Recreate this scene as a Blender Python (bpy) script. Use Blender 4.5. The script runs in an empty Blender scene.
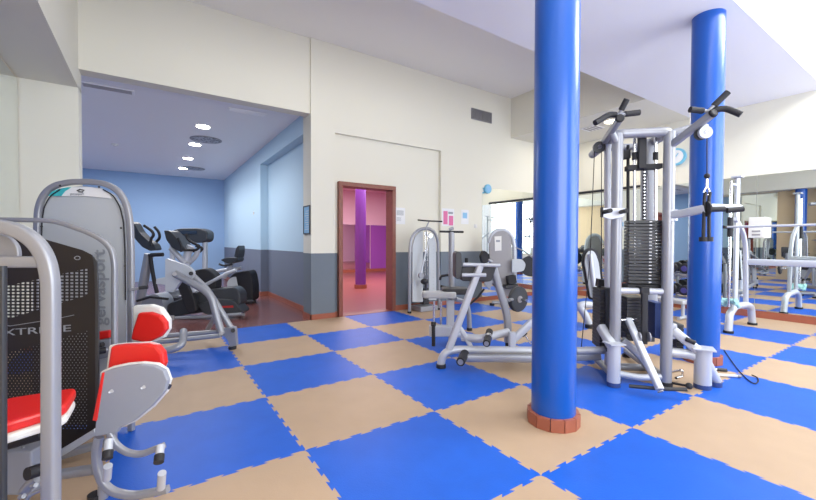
import bpy, bmesh, math, random
from mathutils import Vector, Matrix
random.seed(7)
scn = bpy.context.scene
COL = scn.collection
V = Vector

# ------------------------------------------------------------------ camera
FPX, YAW, PIT, ROL = 385.80, 0.587985, -0.019336, 0.003165
CAM = V((-0.7798, -2.3085, 1.2849))
F_ = V((math.sin(YAW)*math.cos(PIT), math.cos(YAW)*math.cos(PIT), math.sin(PIT)))
r0 = V((math.cos(YAW), -math.sin(YAW), 0)); u0 = r0.cross(F_)
R_ = r0*math.cos(ROL)+u0*math.sin(ROL); U_ = -r0*math.sin(ROL)+u0*math.cos(ROL)
cd = bpy.data.cameras.new('camera'); cam = bpy.data.objects.new('camera', cd); COL.objects.link(cam)
cd.sensor_width = 36; cd.lens = FPX/816*36; cd.clip_start = .05; cd.clip_end = 200
cam.matrix_world = Matrix(((R_.x, U_.x, -F_.x, CAM.x), (R_.y, U_.y, -F_.y, CAM.y), (R_.z, U_.z, -F_.z, CAM.z), (0, 0, 0, 1)))
scn.camera = cam

# ------------------------------------------------------------------ world, light, exposure
scn.view_settings.view_transform = 'Standard'; scn.view_settings.look = 'None'
scn.view_settings.gamma = 1; scn.view_settings.use_curve_mapping = False
scn.view_settings.exposure = -0.42
w = bpy.data.worlds.new('world'); scn.world = w; w.use_nodes = True
w.node_tree.nodes['Background'].inputs[0].default_value = (.85, .93, 1, 1)
w.node_tree.nodes['Background'].inputs[1].default_value = 3.0
scn.cycles.max_bounces = 10; scn.cycles.glossy_bounces = 6; scn.cycles.diffuse_bounces = 5
scn.cycles.use_denoising = True

def area(name, loc, direction, sx, sy, power, col=(1, 1, 1)):
    l = bpy.data.lights.new(name, 'AREA'); l.shape = 'RECTANGLE'; l.size = sx; l.size_y = sy
    l.energy = power; l.color = col
    o = bpy.data.objects.new(name, l); COL.objects.link(o); o.location = loc
    o.rotation_euler = V(direction).to_track_quat('-Z', 'Y').to_euler()
    return o
area('window_light', (5.6, -4.45, 2.3), (0, 1, .22), 4.2, 3.4, 250, (.92, .96, 1))
area('skylight', (5.6, -2.4, 4.6), (0, .05, -1), 3.0, 2.4, 430, (.96, .98, 1))
area('window_light', (0.0, -4.45, 2.3), (-.1, 1, .30), 3.4, 2.6, 230, (.95, .97, 1))
area('ceiling_fill_light', (1.8, 1.7, 4.55), (0, 0, -1), 3.4, .5, 45, (1, .97, .93))  # unseen fill added under the main ceiling, no luminaire modelled
area('ceiling_fill_light', (2.0, -2.6, 4.55), (0, 0, -1), 4.5, .5, 60, (1, .98, .96))  # second added fill, out of frame on the window side
area('studio_fill_light', (5.2, 8.0, 3.45), (0, 0, -1), 4.0, 4.0, 640, (1, .9, .93))  # fill added to brighten the studio, no fixture there
area('cardio_fill_light', (-.9, 8.4, 3.45), (0, 0, -1), 2.2, 6.5, 210, (.97, .98, 1))  # extra fill besides the downlights, added to lift the cardio bay
area('soffit_fill_light', (7.1, 2.4, 3.69), (0, 0, -1), .9, 1.8, 30, (1, .95, .88))  # fill under the duct box, no panel modelled

# ------------------------------------------------------------------ pixel to place helpers
def ray(x, y): return R_*((x-408)/FPX)+U_*((250-y)/FPX)+F_
def D(x, y, d): return CAM+ray(x, y)*d                       # at distance d ahead
def FZ(x, y, z=0.): r = ray(x, y); return CAM+r*((z-CAM.z)/r.z)
def OX(x, y, X): r = ray(x, y); return CAM+r*((X-CAM.x)/r.x)
def OY(x, y, Y): r = ray(x, y); return CAM+r*((Y-CAM.y)/r.y)
def PL(x, y, p, n): r = ray(x, y); return CAM+r*((p-CAM).dot(n)/r.dot(n))
FWD = V((F_.x, F_.y, 0)).normalized(); RGT = V((R_.x, R_.y, 0)).normalized(); UP = V((0, 0, 1))

# ------------------------------------------------------------------ materials
def mat(name, col, rough=.5, metal=0., spec=.5, coat=0., bump=0., bscale=60., var=0., vscale=3., emis=None, estr=0.):
    m = bpy.data.materials.new(name); m.use_nodes = True; n = m.node_tree.nodes; l = m.node_tree.links
    b = n['Principled BSDF']; b.inputs['Base Color'].default_value = (*col, 1); b.inputs['Roughness'].default_value = rough
    b.inputs['Metallic'].default_value = metal; b.inputs['Specular IOR Level'].default_value = spec
    b.inputs['Coat Weight'].default_value = coat; b.inputs['Coat Roughness'].default_value = .12
    if emis: b.inputs['Emission Color'].default_value = (*emis, 1); b.inputs['Emission Strength'].default_value = estr
    tc = n.new('ShaderNodeTexCoord')
    if var:
        t = n.new('ShaderNodeTexNoise'); t.inputs['Scale'].default_value = vscale; t.inputs['Detail'].default_value = 5
        l.new(tc.outputs['Object'], t.inputs['Vector'])
        mx = n.new('ShaderNodeMix'); mx.data_type = 'RGBA'
        mx.inputs[6].default_value = (*[c*(1-var) for c in col], 1); mx.inputs[7].default_value = (*[min(1, c*(1+var)) for c in col], 1)
        l.new(t.outputs['Fac'], mx.inputs[0]); l.new(mx.outputs[2], b.inputs['Base Color'])
    if bump:
        t = n.new('ShaderNodeTexNoise'); t.inputs['Scale'].default_value = bscale; l.new(tc.outputs['Object'], t.inputs['Vector'])
        bp = n.new('ShaderNodeBump'); bp.inputs['Strength'].default_value = bump; bp.inputs['Distance'].default_value = .01
        l.new(t.outputs['Fac'], bp.inputs['Height']); l.new(bp.outputs['Normal'], b.inputs['Normal'])
    return m
CREAM = (.72, .70, .605); GREY = (.15, .18, .215)
def banded(name, top, low, h=1.1, rough=.75):
    m = mat(name, top, rough, bump=.03, bscale=90); n = m.node_tree.nodes; l = m.node_tree.links
    g = n.new('ShaderNodeNewGeometry'); s = n.new('ShaderNodeSeparateXYZ'); l.new(g.outputs['Position'], s.inputs[0])
    c = n.new('ShaderNodeMath'); c.operation = 'GREATER_THAN'; c.inputs[1].default_value = h; l.new(s.outputs['Z'], c.inputs[0])
    mx = n.new('ShaderNodeMix'); mx.data_type = 'RGBA'; mx.inputs[6].default_value = (*low, 1); mx.inputs[7].default_value = (*top, 1)
    l.new(c.outputs[0], mx.inputs[0]); l.new(mx.outputs[2], n['Principled BSDF'].inputs['Base Color'])
    return m
M = dict(
    cream=mat('cream_paint', CREAM, .8, bump=.03, bscale=90),
    creamband=banded('cream_over_grey_paint', CREAM, GREY),
    blueband=banded('sky_blue_over_grey_paint', (.46, .62, .75), (.15, .175, .24)),
    bluewall=mat('blue_wall_paint', (.30, .45, .68), .75, bump=.03, bscale=90),
    ceil=mat('ceiling_paint', (.84, .82, .76), .85, bump=.02),
    slab=mat('slab_paint', (.80, .80, .84), .85, bump=.02),
    white=mat('white_paint', (.8, .8, .8), .8, bump=.02),
    lavender=mat('cardio_ceiling_paint', (.86, .87, .90), .8, bump=.02),
    skirt=mat('terracotta_skirting', (.33, .10, .06), .45, var=.15, vscale=9),
    wood=mat('reddish_wood', (.22, .065, .04), .4, var=.25, vscale=14),
    redfloor=mat('dark_red_floor', (.19, .075, .07), .22, var=.25, vscale=6, spec=.6),
    pinkfloor=mat('studio_floor', (.25, .075, .065), .3, var=.08, vscale=5, spec=.5),
    pink=mat('pink_paint', (.80, .56, .66), .8), purple=mat('purple_paint', (.30, .07, .42), .7), deeppurple=mat('deep_purple_paint', (.17, .035, .30), .45),
    column=mat('blue_gloss_paint', (.004, .082, .41), .28, spec=.5, coat=.12, bump=.03, bscale=5),
    blue=mat('blue_foam', (.010, .098, .52), .45, bump=.12, bscale=140, var=.14, vscale=5, spec=.25),
    tan=mat('tan_foam', (.425, .305, .205), .5, bump=.12, bscale=140, var=.08, vscale=4, spec=.25),
    silver=mat('silver_grey_paint', (.30, .31, .345), .36, metal=.3, coat=.2),
    silver2=mat('pale_silver_paint', (.50, .525, .58), .38, metal=.2, coat=.2),
    panel=mat('light_grey_panel', (.47, .50, .53), .45, var=.03),
    greyshell=mat('grey_plastic', (.27, .29, .34), .45),
    dark=mat('black_rubber', (.018, .018, .022), .6, spec=.4, bump=.1, bscale=200),
    darkgrey=mat('charcoal_plastic', (.035, .038, .045), .4),
    iron=mat('weight_plate_iron', (.03, .03, .034), .42, bump=.05),
    red=mat('red_vinyl', (.68, .018, .014), .38, spec=.5, coat=.2, bump=.05, bscale=30),
    redpaint=mat('red_lettering', (.45, .02, .02), .4),
    whiteplastic=mat('white_plastic', (.72, .71, .68), .4),
    greyvinyl=mat('grey_vinyl', (.44, .45, .47), .5, bump=.04), blackvinyl=mat('black_vinyl', (.03, .03, .035), .42, bump=.04),
    chrome=mat('chrome', (.8, .8, .82), .15, metal=1), mirror=mat('mirror_glass', (.86, .90, .88), .01, metal=1),
    paper=mat('paper', (.75, .76, .78), .7), pinkpaper=mat('pink_print', (.68, .16, .34), .6), bluepaper=mat('blue_print', (.25, .50, .75), .6),
    teal=mat('teal_print', (.05, .45, .50), .5), label=mat('grey_lettering', (.27, .29, .32), .5), dots=None,
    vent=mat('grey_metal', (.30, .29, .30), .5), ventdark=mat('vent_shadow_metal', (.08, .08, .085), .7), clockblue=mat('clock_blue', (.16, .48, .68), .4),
    cloth=mat('pale_teal_cloth', (.35, .62, .62), .9, bump=.2, bscale=40), plum=mat('dark_purple_plastic', (.06, .05, .22), .4),
    lamp=mat('lit_lamp', (1, 1, 1), .5, emis=(1, .98, .95), estr=30), warmlamp=mat('lit_warm_lamp', (1, .9, .7), .5, emis=(1, .85, .6), estr=14),
    screen=mat('dark_screen', (.02, .03, .05), .2), navy=mat('navy_panel', (.03, .06, .20), .5), warm=mat('warm_lit_wall', (.72, .55, .34), .8),  # warm: west wall colour with the warm-lit glow painted in
)
def perforated():
    m = mat('perforated_brown_black_plastic', (.014, .011, .011), .5); n = m.node_tree.nodes; l = m.node_tree.links
    tc = n.new('ShaderNodeTexCoord'); s = n.new('ShaderNodeSeparateXYZ'); l.new(tc.outputs['Object'], s.inputs[0])
    def mth(op, a, b=None, c=None):
        q = n.new('ShaderNodeMath'); q.operation = op
        for i, v in enumerate((a, b, c)):
            if v is None: continue
            if isinstance(v, (int, float)): q.inputs[i].default_value = v
            else: l.new(v, q.inputs[i])
        return q.outputs[0]
    # local x (to the right) and z (up) of the shield, a slot pattern in two fields
    x, z = s.outputs['X'], s.outputs['Z']
    sl = mth('MULTIPLY', mth('GREATER_THAN', mth('FRACT', mth('DIVIDE', x, .026)), .22), mth('GREATER_THAN', mth('FRACT', mth('DIVIDE', z, .0178)), .42))
    up = mth('MULTIPLY', mth('GREATER_THAN', z, mth('ADD', .86, mth('MULTIPLY', x, .30))), mth('LESS_THAN', z, mth('ADD', 1.04, mth('MULTIPLY', x, .22))))
    row = mth('FLOOR', mth('DIVIDE', z, .014))
    xo = mth('ADD', x, mth('MULTIPLY', row, .0095))
    ho = mth('MULTIPLY', mth('GREATER_THAN', mth('FRACT', mth('DIVIDE', xo, .019)), .5), mth('GREATER_THAN', mth('FRACT', mth('DIVIDE', z, .014)), .5))
    lo = mth('MULTIPLY', mth('LESS_THAN', z, mth('ADD', .68, mth('MULTIPLY', x, .28))), mth('GREATER_THAN', z, .28))
    edge = mth('LESS_THAN', x, .465)
    a = mth('MULTIPLY', mth('ADD', mth('MULTIPLY', sl, up), mth('MULTIPLY', ho, lo)), edge)
    tr = n.new('ShaderNodeBsdfTransparent'); mx = n.new('ShaderNodeMixShader')
    l.new(a, mx.inputs[0]); l.new(n['Principled BSDF'].outputs[0], mx.inputs[1]); l.new(tr.outputs[0], mx.inputs[2])
    l.new(mx.outputs[0], n['Material Output'].inputs['Surface'])
    return m
M['perf'] = perforated()
def dotted():
    m = mat('perforated_vent_plate', (.42, .43, .48), .5); n = m.node_tree.nodes; l = m.node_tree.links
    tc = n.new('ShaderNodeTexCoord'); v = n.new('ShaderNodeTexVoronoi'); v.inputs['Scale'].default_value = 22; l.new(tc.outputs['Object'], v.inputs['Vector'])
    c = n.new('ShaderNodeMath'); c.operation = 'GREATER_THAN'; c.inputs[1].default_value = .42; l.new(v.outputs['Distance'], c.inputs[0])
    mx = n.new('ShaderNodeMix'); mx.data_type = 'RGBA'; mx.inputs[6].default_value = (.05, .05, .06, 1); mx.inputs[7].default_value = (.42, .43, .48, 1)
    l.new(c.outputs[0], mx.inputs[0]); l.new(mx.outputs[2], n['Principled BSDF'].inputs['Base Color']); return m
M['dots'] = dotted()

# ------------------------------------------------------------------ mesh helpers
def obj(name, bm, m, parent=None, smooth=False, origin=None, bevel=0.):
    me = bpy.data.meshes.new(name); bmesh.ops.recalc_face_normals(bm, faces=bm.faces[:])
    o = bpy.data.objects.new(name, me)
    wp = V((0, 0, 0)); q = parent
    while q is not None: wp += q.location; q = q.parent
    if origin is None:
        vs = [v.co for v in bm.verts]
        c = V(((min(v.x for v in vs)+max(v.x for v in vs))/2, (min(v.y for v in vs)+max(v.y for v in vs))/2, min(v.z for v in vs)))
    else: c = V(origin)
    bmesh.ops.translate(bm, verts=bm.verts[:], vec=-c)
    bm.to_mesh(me); bm.free(); me.materials.append(M[m] if isinstance(m, str) else m)
    o.location = c-wp; o.parent = parent
    for p in me.polygons: p.use_smooth = smooth
    if smooth: me.set_sharp_from_angle(angle=math.radians(40))
    if bevel:
        b = o.modifiers.new('bevel', 'BEVEL'); b.width = bevel; b.segments = 2; b.limit_method = 'ANGLE'; b.angle_limit = math.radians(50)
    COL.objects.link(o)
    return o
def thing(name, label, cat, loc, group=None):
    o = bpy.data.objects.new(name, None); o.empty_display_size = .1; COL.objects.link(o); o.location = V(loc)
    return tag(o, label, cat, group)
def tag(o, label=None, cat=None, group=None, kind=None):
    if label: o['label'] = label
    if cat: o['category'] = cat
    if group: o['group'] = group
    if kind: o['kind'] = kind
    return o
def add_box(bm, lo, hi):
    lo, hi = V(lo), V(hi); r = bmesh.ops.create_cube(bm, size=1)
    for v in r['verts']: v.co = V(((lo.x+hi.x)/2+v.co.x*(hi.x-lo.x), (lo.y+hi.y)/2+v.co.y*(hi.y-lo.y), (lo.z+hi.z)/2+v.co.z*(hi.z-lo.z)))
def box(name, lo, hi, m, parent=None, bevel=0.):
    bm = bmesh.new(); add_box(bm, lo, hi); return obj(name, bm, m, parent, bevel=bevel)
def add_obox(bm, c, ax, ay, az):  # oriented box: centre and three half vectors
    vs = [bm.verts.new(V(c)+ax*i+ay*j+az*k) for i in (-1, 1) for j in (-1, 1) for k in (-1, 1)]
    for f in ((0, 1, 3, 2), (4, 6, 7, 5), (0, 4, 5, 1), (2, 3, 7, 6), (0, 2, 6, 4), (1, 5, 7, 3)): bm.faces.new([vs[i] for i in f])
def obox(name, c, ax, ay, az, m, parent=None, bevel=0.):
    bm = bmesh.new(); add_obox(bm, c, ax, ay, az); return obj(name, bm, m, parent, bevel=bevel)
def struct(o, label=None): o['kind'] = 'structure'; return o
def fillet(pts, rad, seg=6):
    if rad <= 0 or len(pts) < 3: return pts
    out = [pts[0]]
    for i in range(1, len(pts)-1):
        a, b, c = pts[i-1], pts[i], pts[i+1]; d1 = (a-b); d2 = (c-b); l1, l2 = d1.length, d2.length
        if l1 < 1e-6 or l2 < 1e-6: continue
        t = min(rad, l1*.49, l2*.49); p, q = b+d1/l1*t, b+d2/l2*t
        for k in range(seg+1):
            s = k/seg; out.append(p*(1-s)**2+b*2*s*(1-s)+q*s*s)
    out.append(pts[-1]); return out
def add_tube(bm, pts, r, sec=None, n=14, r2=None):
    """sweep along a polyline; sec=(w,h) gives a rounded flat section, w along the horizontal normal"""
    pts = [V(p) for p in pts]; m = len(pts)
    T = []
    for i in range(m):
        t = (pts[min(i+1, m-1)]-pts[max(i-1, 0)])
        T.append(t.normalized())
    ref = V((0, 0, 1)) if abs(T[0].z) < .8 else FWD
    A = (ref-T[0]*ref.dot(T[0])).normalized(); rings = []
    for i in range(m):
        A = (A-T[i]*A.dot(T[i])).normalized(); B = T[i].cross(A)
        rr = r if r2 is None else r+(r2-r)*i/(m-1)
        # widen at bends so the tube keeps its width
        ring = []
        for k in range(n):
            a = 2*math.pi*k/n
            if sec:
                w_, h_ = sec; ca, sa = math.cos(a), math.sin(a); e = .45
                x = w_/2*math.copysign(abs(ca)**e, ca); y = h_/2*math.copysign(abs(sa)**e, sa)
            else: x, y = rr*math.cos(a), rr*math.sin(a)
            ring.append(bm.verts.new(pts[i]+B*x+A*y))
        rings.append(ring)
    for i in range(m-1):
        for k in range(n):
            bm.faces.new((rings[i][k], rings[i][(k+1) % n], rings[i+1][(k+1) % n], rings[i+1][k]))
    bm.faces.new(rings[0][::-1]); bm.faces.new(rings[-1])
def tube(name, pts, r, m, parent=None, fil=0., sec=None, n=14, r2=None):
    bm = bmesh.new(); add_tube(bm, fillet([V(p) for p in pts], fil), r, sec, n, r2)
    return obj(name, bm, m, parent, smooth=True)
def add_prism(bm, pts, vec):
    a = [bm.verts.new(V(p)) for p in pts]; b = [bm.verts.new(V(p)+V(vec)) for p in pts]; n = len(a)
    bm.faces.new(a[::-1]); bm.faces.new(b)
    for i in range(n): bm.faces.new((a[i], a[(i+1) % n], b[(i+1) % n], b[i]))
def prism(name, pts, vec, m, parent=None, bevel=0., origin=None):
    bm = bmesh.new(); add_prism(bm, pts, vec); return obj(name, bm, m, parent, bevel=bevel, origin=origin)
def rounded(pts, rad, seg=5):
    n = len(pts); out = []
    for i in range(n):
        a, b, c = pts[i-1], pts[i], pts[(i+1) % n]; d1 = a-b; d2 = c-b
        t = min(rad, d1.length*.49, d2.length*.49); p, q = b+d1.normalized()*t, b+d2.normalized()*t
        for k in range(seg+1):
            s = k/seg; out.append(p*(1-s)**2+b*2*s*(1-s)+q*s*s)
    return out
def add_cyl(bm, a, b, r, n=24, r2=None): add_tube(bm, [V(a), V(b)], r, None, n, r2)
def cyl(name, a, b, r, m, parent=None, n=24, r2=None, bevel=0.):
    bm = bmesh.new(); add_cyl(bm, a, b, r, n, r2); return obj(name, bm, m, parent, smooth=True, bevel=bevel)
def text(name, s, size, origin, xdir, ydir, m, parent=None, depth=.001, bold=False, align='LEFT', stretch=1.):
    cu = bpy.data.curves.new(name, 'FONT'); cu.body = s; cu.size = size; cu.extrude = depth; cu.align_x = align
    if bold: cu.offset = size*.02
    tmp = bpy.data.objects.new(name, cu); COL.objects.link(tmp); bpy.context.view_layer.update()
    me = bpy.data.meshes.new_from_object(tmp); bpy.data.objects.remove(tmp)
    bm = bmesh.new(); bm.from_mesh(me); X, Y = V(xdir).normalized(), V(ydir).normalized(); Z = X.cross(Y)
    for v in bm.verts: c = v.co.copy(); v.co = V(origin)+X*c.x*stretch+Y*c.y+Z*c.z
    return obj(name, bm, m, parent)

# ------------------------------------------------------------------ the setting
ZC, YN, XE, XW, YS = 4.63, 3.87, 8.0, -2.04, -4.6
def wall(name, boxes, m):
    bm = bmesh.new()
    for lo, hi in boxes: add_box(bm, lo, hi)
    return struct(obj(name, bm, m))
wall('floor', [((-3.4, YS-.3, -.12), (11, 13.2, -.012))], 'redfloor')
wall('floor_studio', [((1.75, 4.06, -.0119), (11, 13.1, -.008))], 'pinkfloor')
# north wall: the piece between cardio bay and studio, the recessed piece with the doorway, the piece towards the corner
wall('wall_north', [((1.42, YN, -.012), (1.84, 4.26, ZC)), ((1.84, YN, 3.15), (4.14, 4.1, ZC)), ((4.14, YN, -.012), (XE+.2, 4.1, ZC)),
                    ((1.84, YN+.07, -.012), (1.95, 4.1, 3.15)), ((1.95, YN+.07, 2.30), (3.02, 4.1, 3.15)), ((3.02, YN+.07, -.012), (4.14, 4.1, 3.15)),
                    ], 'creamband')
wall('wall_header', [((-1.5, YN+.03, 3.40), (1.42, YN+.25, ZC))], 'cream')
wall('wall_west_pillar', [((XW-.2, YN, -.012), (-1.5, YN+.25, 3.19))], 'cream')
wall('wall_west', [((XW-.2, YS, -.012), (XW, YN, ZC))], 'warm')
wall('ceiling_soffit_west', [((XW, YS, 3.16), (-1.5, YN+.25, ZC))], 'cream')
wall('wall_east', [((XE, YS, -.012), (XE+.2, YN+.2, ZC))], 'cream')
wall('ceiling', [((XW-.2, YS-.2, ZC), (XE+.2, 4.3, ZC+.15))], 'ceil')
wall('ceiling_slab', [((-1.5, -.86, 3.72), (XE, .93, ZC))], 'slab')
wall('ceiling_duct_box', [((6.2, .93, 3.7201), (XE, YN, ZC))], 'cream')
# south wall behind the camera with three tall windows
SW = [(-1.7, 1.7), (3.4, 5.4), (5.8, 7.8)]
bx_ = [((XW-.2, YS-.2, -.012), (XE+.2, YS, .6)), ((XW-.2, YS-.2, 4.1), (XE+.2, YS, ZC))]
xs = [XW-.2]+[v for s in SW for v in s]+[XE+.2]
for i in range(0, len(xs), 2): bx_.append(((xs[i], YS-.2, .6), (xs[i+1], YS, 4.1)))
wall('wall_south', bx_, 'white')
for k, (a, b) in enumerate(SW):
    bm = bmesh.new()
    for lo, hi in (((a, YS-.12, .6), (b, YS-.06, .68)), ((a, YS-.12, 4.02), (b, YS-.06, 4.1)), ((a, YS-.12, .6), (a+.07, YS-.06, 4.1)), ((b-.07, YS-.12, .6), (b, YS-.06, 4.1)),
                   (((a+b)/2-.035, YS-.12, .6), ((a+b)/2+.035, YS-.06, 4.1)), ((a, YS-.12, 2.6), (b, YS-.06, 2.67))): add_box(bm, lo, hi)
    struct(obj('window_%d' % (k+1), bm, 'whiteplastic'))
# cardio bay
wall('wall_cardio_east', [((1.42, 7.4, -.012), (1.75, 13.1, 3.5)), ((1.6, 4.26, -.012), (1.75, 7.4, 3.5)), ((1.42, 4.26, 3.15), (1.6, 7.4, 3.5))], 'blueband')
wall('wall_cardio_north', [((-3.3, 12.9, -.012), (1.42, 13.1, 3.5))], 'bluewall')
wall('wall_cardio_west', [((-3.3, YN, -.012), (-3.1, 12.9, 3.5)), ((-3.1, YN, -.012), (XW-.2, YN+.2, 3.5))], 'bluewall')
wall('ceiling_cardio', [((-3.3, YN+.25, 3.5), (1.8, 13.1, 3.6))], 'lavender')
# studio behind the doorway
wall('wall_studio_north', [((1.75, 12.9, -.012), (11, 13.1, 3.5))], 'pink')
wall('wall_studio_east', [((10.8, 4.1, -.012), (11, 12.9, 3.5))], 'purple')
wall('wall_studio_west', [((1.75, 4.1, -.012), (1.78, 12.9, 3.5))], 'pink')
wall('wall_studio_south', [((XE+.2, 4.0, -.012), (11, 4.1, 3.5))], 'pink')
wall('ceiling_studio', [((1.75, 4.1, 3.5), (11, 13.1, 3.6))], 'pink')
struct(box('trim_1', (7.35, 12.85, .1), (10.8, 12.9, 2.05), 'purple'))
struct(box('wall_mirror_studio', (4.6, 12.86, .12), (7.3, 12.9, 2.05), 'mirror'))
# skirtings
def skirt(name, boxes): return struct(wall(name, boxes, 'skirt'))
skirt('baseboard_north', [((1.405, YN-.015, -.012), (1.84, YN, .085)), ((4.14, YN-.015, -.012), (XE, YN, .085)), ((3.02, YN+.055, -.012), (4.14, YN+.07, .085)), ((1.84, YN+.055, -.012), (1.95, YN+.07, .085)),
                          ((1.405, YN-.015, -.012), (1.42, 4.26, .085))])
skirt('baseboard_cardio', [((1.585, 4.26, -.012), (1.6, 7.4, .085)), ((1.405, 7.385, -.012), (1.6, 7.4, .085)), ((1.405, 7.4, -.012), (1.42, 12.9, .085))])
skirt('baseboard_east', [((XE-.02, YS, -.012), (XE, YN-.015, .12))])
skirt('baseboard_west', [((-2.02, YN-.015, -.012), (-1.5, YN, .085))])
skirt('baseboard_studio', [((1.8, 12.84, -.008), (10.8, 12.855, .12))])
# mirrors (each wall's mirror is a row of sheets)
def mirror(name, axis, at, a, b, z0, z1, n):
    bm = bmesh.new()
    for k in range(n):
        p, q = a+(b-a)*k/n+.003, a+(b-a)*(k+1)/n-.003
        if axis == 'x': add_box(bm, (at, p, z0), (at+.008, q, z1))
        else: add_box(bm, (p, at, z0), (q, at+.008, z1))
    return struct(obj(name, bm, 'mirror'))
mirror('wall_mirror_east', 'x', XE-.010, YS+.6, YN-.02, .125, 2.47, 6)
mirror('wall_mirror_north', 'y', YN-.010, 5.29, XE-.02, .09, 2.50, 2)
mirror('wall_mirror_west', 'x', XW+.002, 1.9, YN-.01, .1, 3.14, 2)
# door frame
bm = bmesh.new()
for lo, hi in (((1.91, YN-.01, -.01), (1.985, 4.11, 2.26)), ((2.985, YN-.01, -.01), (3.06, 4.11, 2.26)), ((1.91, YN-.01, 2.26), (3.06, 4.11, 2.335))): add_box(bm, lo, hi)
struct(obj('door_1', bm, 'wood', bevel=.006))
struct(box('trim_2', (1.985, YN-.005, -.0119), (2.985, 4.10, .004), 'wood'))

# jigsaw mats
GX = [-3.0+.96, -1.0, 0, 1.004, 1.998, 3.015, 4.05, 4.995, 5.96, 6.92, 7.978]
GY = [-4.59, -3.93, -2.94, -1.95, -.965, 0, .975, 1.937, 2.884, YN-.016]
N_T = 13
def teeth(a, b, fix, sign_axis, amp=.0095):
    """wavy dovetail edge between two mats from a to b along one axis; returns list of (t, offset)"""
    out = [(a, 0)]; L = (b-a)/N_T
    for k in range(N_T):
        s = a+k*L; o = amp if k % 2 == 0 else -amp
        if k == 0: out += [(s+L*.35, o)]
        else: out += [(s+(.10 if True else 0)*L*(1 if o > 0 else 1)-L*.22, o)] if False else [(s-L*.14, o)]
        out += [(s+L*1.14, o)] if k < N_T-1 else [(b-L*.35, o)]
    out.append((b, 0)); return out
mats = thing('interlocking_mat_flooring', 'interlocking foam mats in a blue and tan checkerboard covering the gym floor', 'floor mats', (3, 0, -.012))
nx, ny = len(GX)-1, len(GY)-1
for i in range(nx):
    for j in range(ny):
        x0, x1, y0, y1 = GX[i], GX[i+1], GY[j], GY[j+1]
        blue = ((i-2)+(j-5)) % 2 != 0
        e = []
        bot = teeth(x0, x1, y0, 'y') if j > 0 else [(x0, 0), (x1, 0)]
        rgt = teeth(y0, y1, x1, 'x') if i < nx-1 else [(y0, 0), (y1, 0)]
        top = teeth(x0, x1, y1, 'y') if j < ny-1 else [(x0, 0), (x1, 0)]
        lft = teeth(y0, y1, x0, 'x') if i > 0 else [(y0, 0), (y1, 0)]
        e += [(t, y0+o) for t, o in bot][:-1]+[(x1+o, t) for t, o in rgt][:-1]+[(t, y1+o) for t, o in reversed(top)][:-1]+[(x0+o, t) for t, o in reversed(lft)][:-1]
        bm = bmesh.new(); add_prism(bm, [V((a, b, -.0118)) for a, b in e], (0, 0, .0118))
        o = obj('mat', bm, 'blue' if blue else 'tan', mats); o['label'] = 'blue mat' if blue else 'tan mat'

# ------------------------------------------------------------------ columns
def column(x, y, r, label, z1=3.72, base=True, m='column'):
    t = thing('round_column', label, 'column', (x, y, 0), 'blue round columns')
    cyl('shaft', (x, y, 0.001), (x, y, z1-.001), r, m, t, n=48)
    bm = bmesh.new(); n = 12
    for k in range(n):
        a0, a1 = 2*math.pi*(k+.03)/n, 2*math.pi*(k+.97)/n
        ri, ro = r+.002, r+.030
        add_prism(bm, [V((x+ri*math.cos(a0), y+ri*math.sin(a0), .001)), V((x+ro*math.cos(a0), y+ro*math.sin(a0), .001)), V((x+ro*math.cos(a1), y+ro*math.sin(a1), .001)), V((x+ri*math.cos(a1), y+ri*math.sin(a1), .001))], (0, 0, .085))
    obj('tiled_base', bm, 'skirt', t)
    return t
column(1.618, -.60, .151, 'blue round column in the middle foreground with a ring of terracotta tiles at its foot')
column(4.22, -.61, .148, 'blue round column behind the cable tower with rope handle, its top meeting the ceiling slab')
column(-1.80, 1.25, .15, 'blue column beside the west wall, seen in the right wall mirror', z1=3.16)
column(-1.80, .62, .15, 'blue column at the west wall nearest the window side, seen in the right wall mirror', z1=3.16)
pc = thing('studio_column', 'purple round column inside the pink studio beyond the doorway', 'column', (4.15, 7.5, -.008))
cyl('shaft', (4.15, 7.5, -.007), (4.15, 7.5, 3.49), .15, 'deeppurple', pc, n=40)
bm = bmesh.new(); add_cyl(bm, (4.15, 7.5, -.0075), (4.15, 7.5, .1), .18, 12); obj('tiled_base', bm, 'skirt', pc)

#PART2
# ------------------------------------------------------------------ cardio bay fittings
def spot(x, y, z, e, label, col=(1, .98, .95), m='lamp', r=.11, group='recessed ceiling lights in the cardio bay'):
    t = thing('ceiling_downlight', label, 'ceiling light', (x, y, z), group)
    bm = bmesh.new(); add_cyl(bm, (x, y, z-.012), (x, y, z-.001), r*1.3, 28); obj('trim_ring', bm, 'whiteplastic', t, smooth=True)
    cyl('lamp', (x, y, z-.022), (x, y, z-.0125), r, m, t)
    l = bpy.data.lights.new('downlight', 'SPOT'); l.energy = e; l.spot_size = 2.7; l.spot_blend = .6; l.shadow_soft_size = .1; l.color = col
    lo = bpy.data.objects.new('downlight', l); COL.objects.link(lo); lo.location = (x, y, z-.05)
SPOTS = [(203, 126, 'first'), (195, 144, 'second'), (188, 158, 'third'), (183, 168, 'fourth')]
for x, y, nm in SPOTS:
    p = FZ(x, y, 3.5); spot(p.x, p.y, 3.5, 95, '%s downlight from the opening in the row on the cardio bay ceiling' % nm)
for k, (x, y, lab) in enumerate(((206, 139.5, 'large round perforated ceiling diffuser beside the second cardio bay downlight'), (193.5, 168.3, 'smaller looking round diffuser beside the farthest cardio bay downlight'))):
    p = FZ(x, y, 3.5); t = thing('air_diffuser', lab, 'air vent', (p.x, p.y, 3.5), 'round ceiling diffusers')
    cyl('plate', (p.x, p.y, 3.488), (p.x, p.y, 3.499), .31, 'vent', t, n=40)
    cyl('perforated_plate', (p.x, p.y, 3.483), (p.x, p.y, 3.4879), .27, 'dots', t, n=40)
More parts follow.
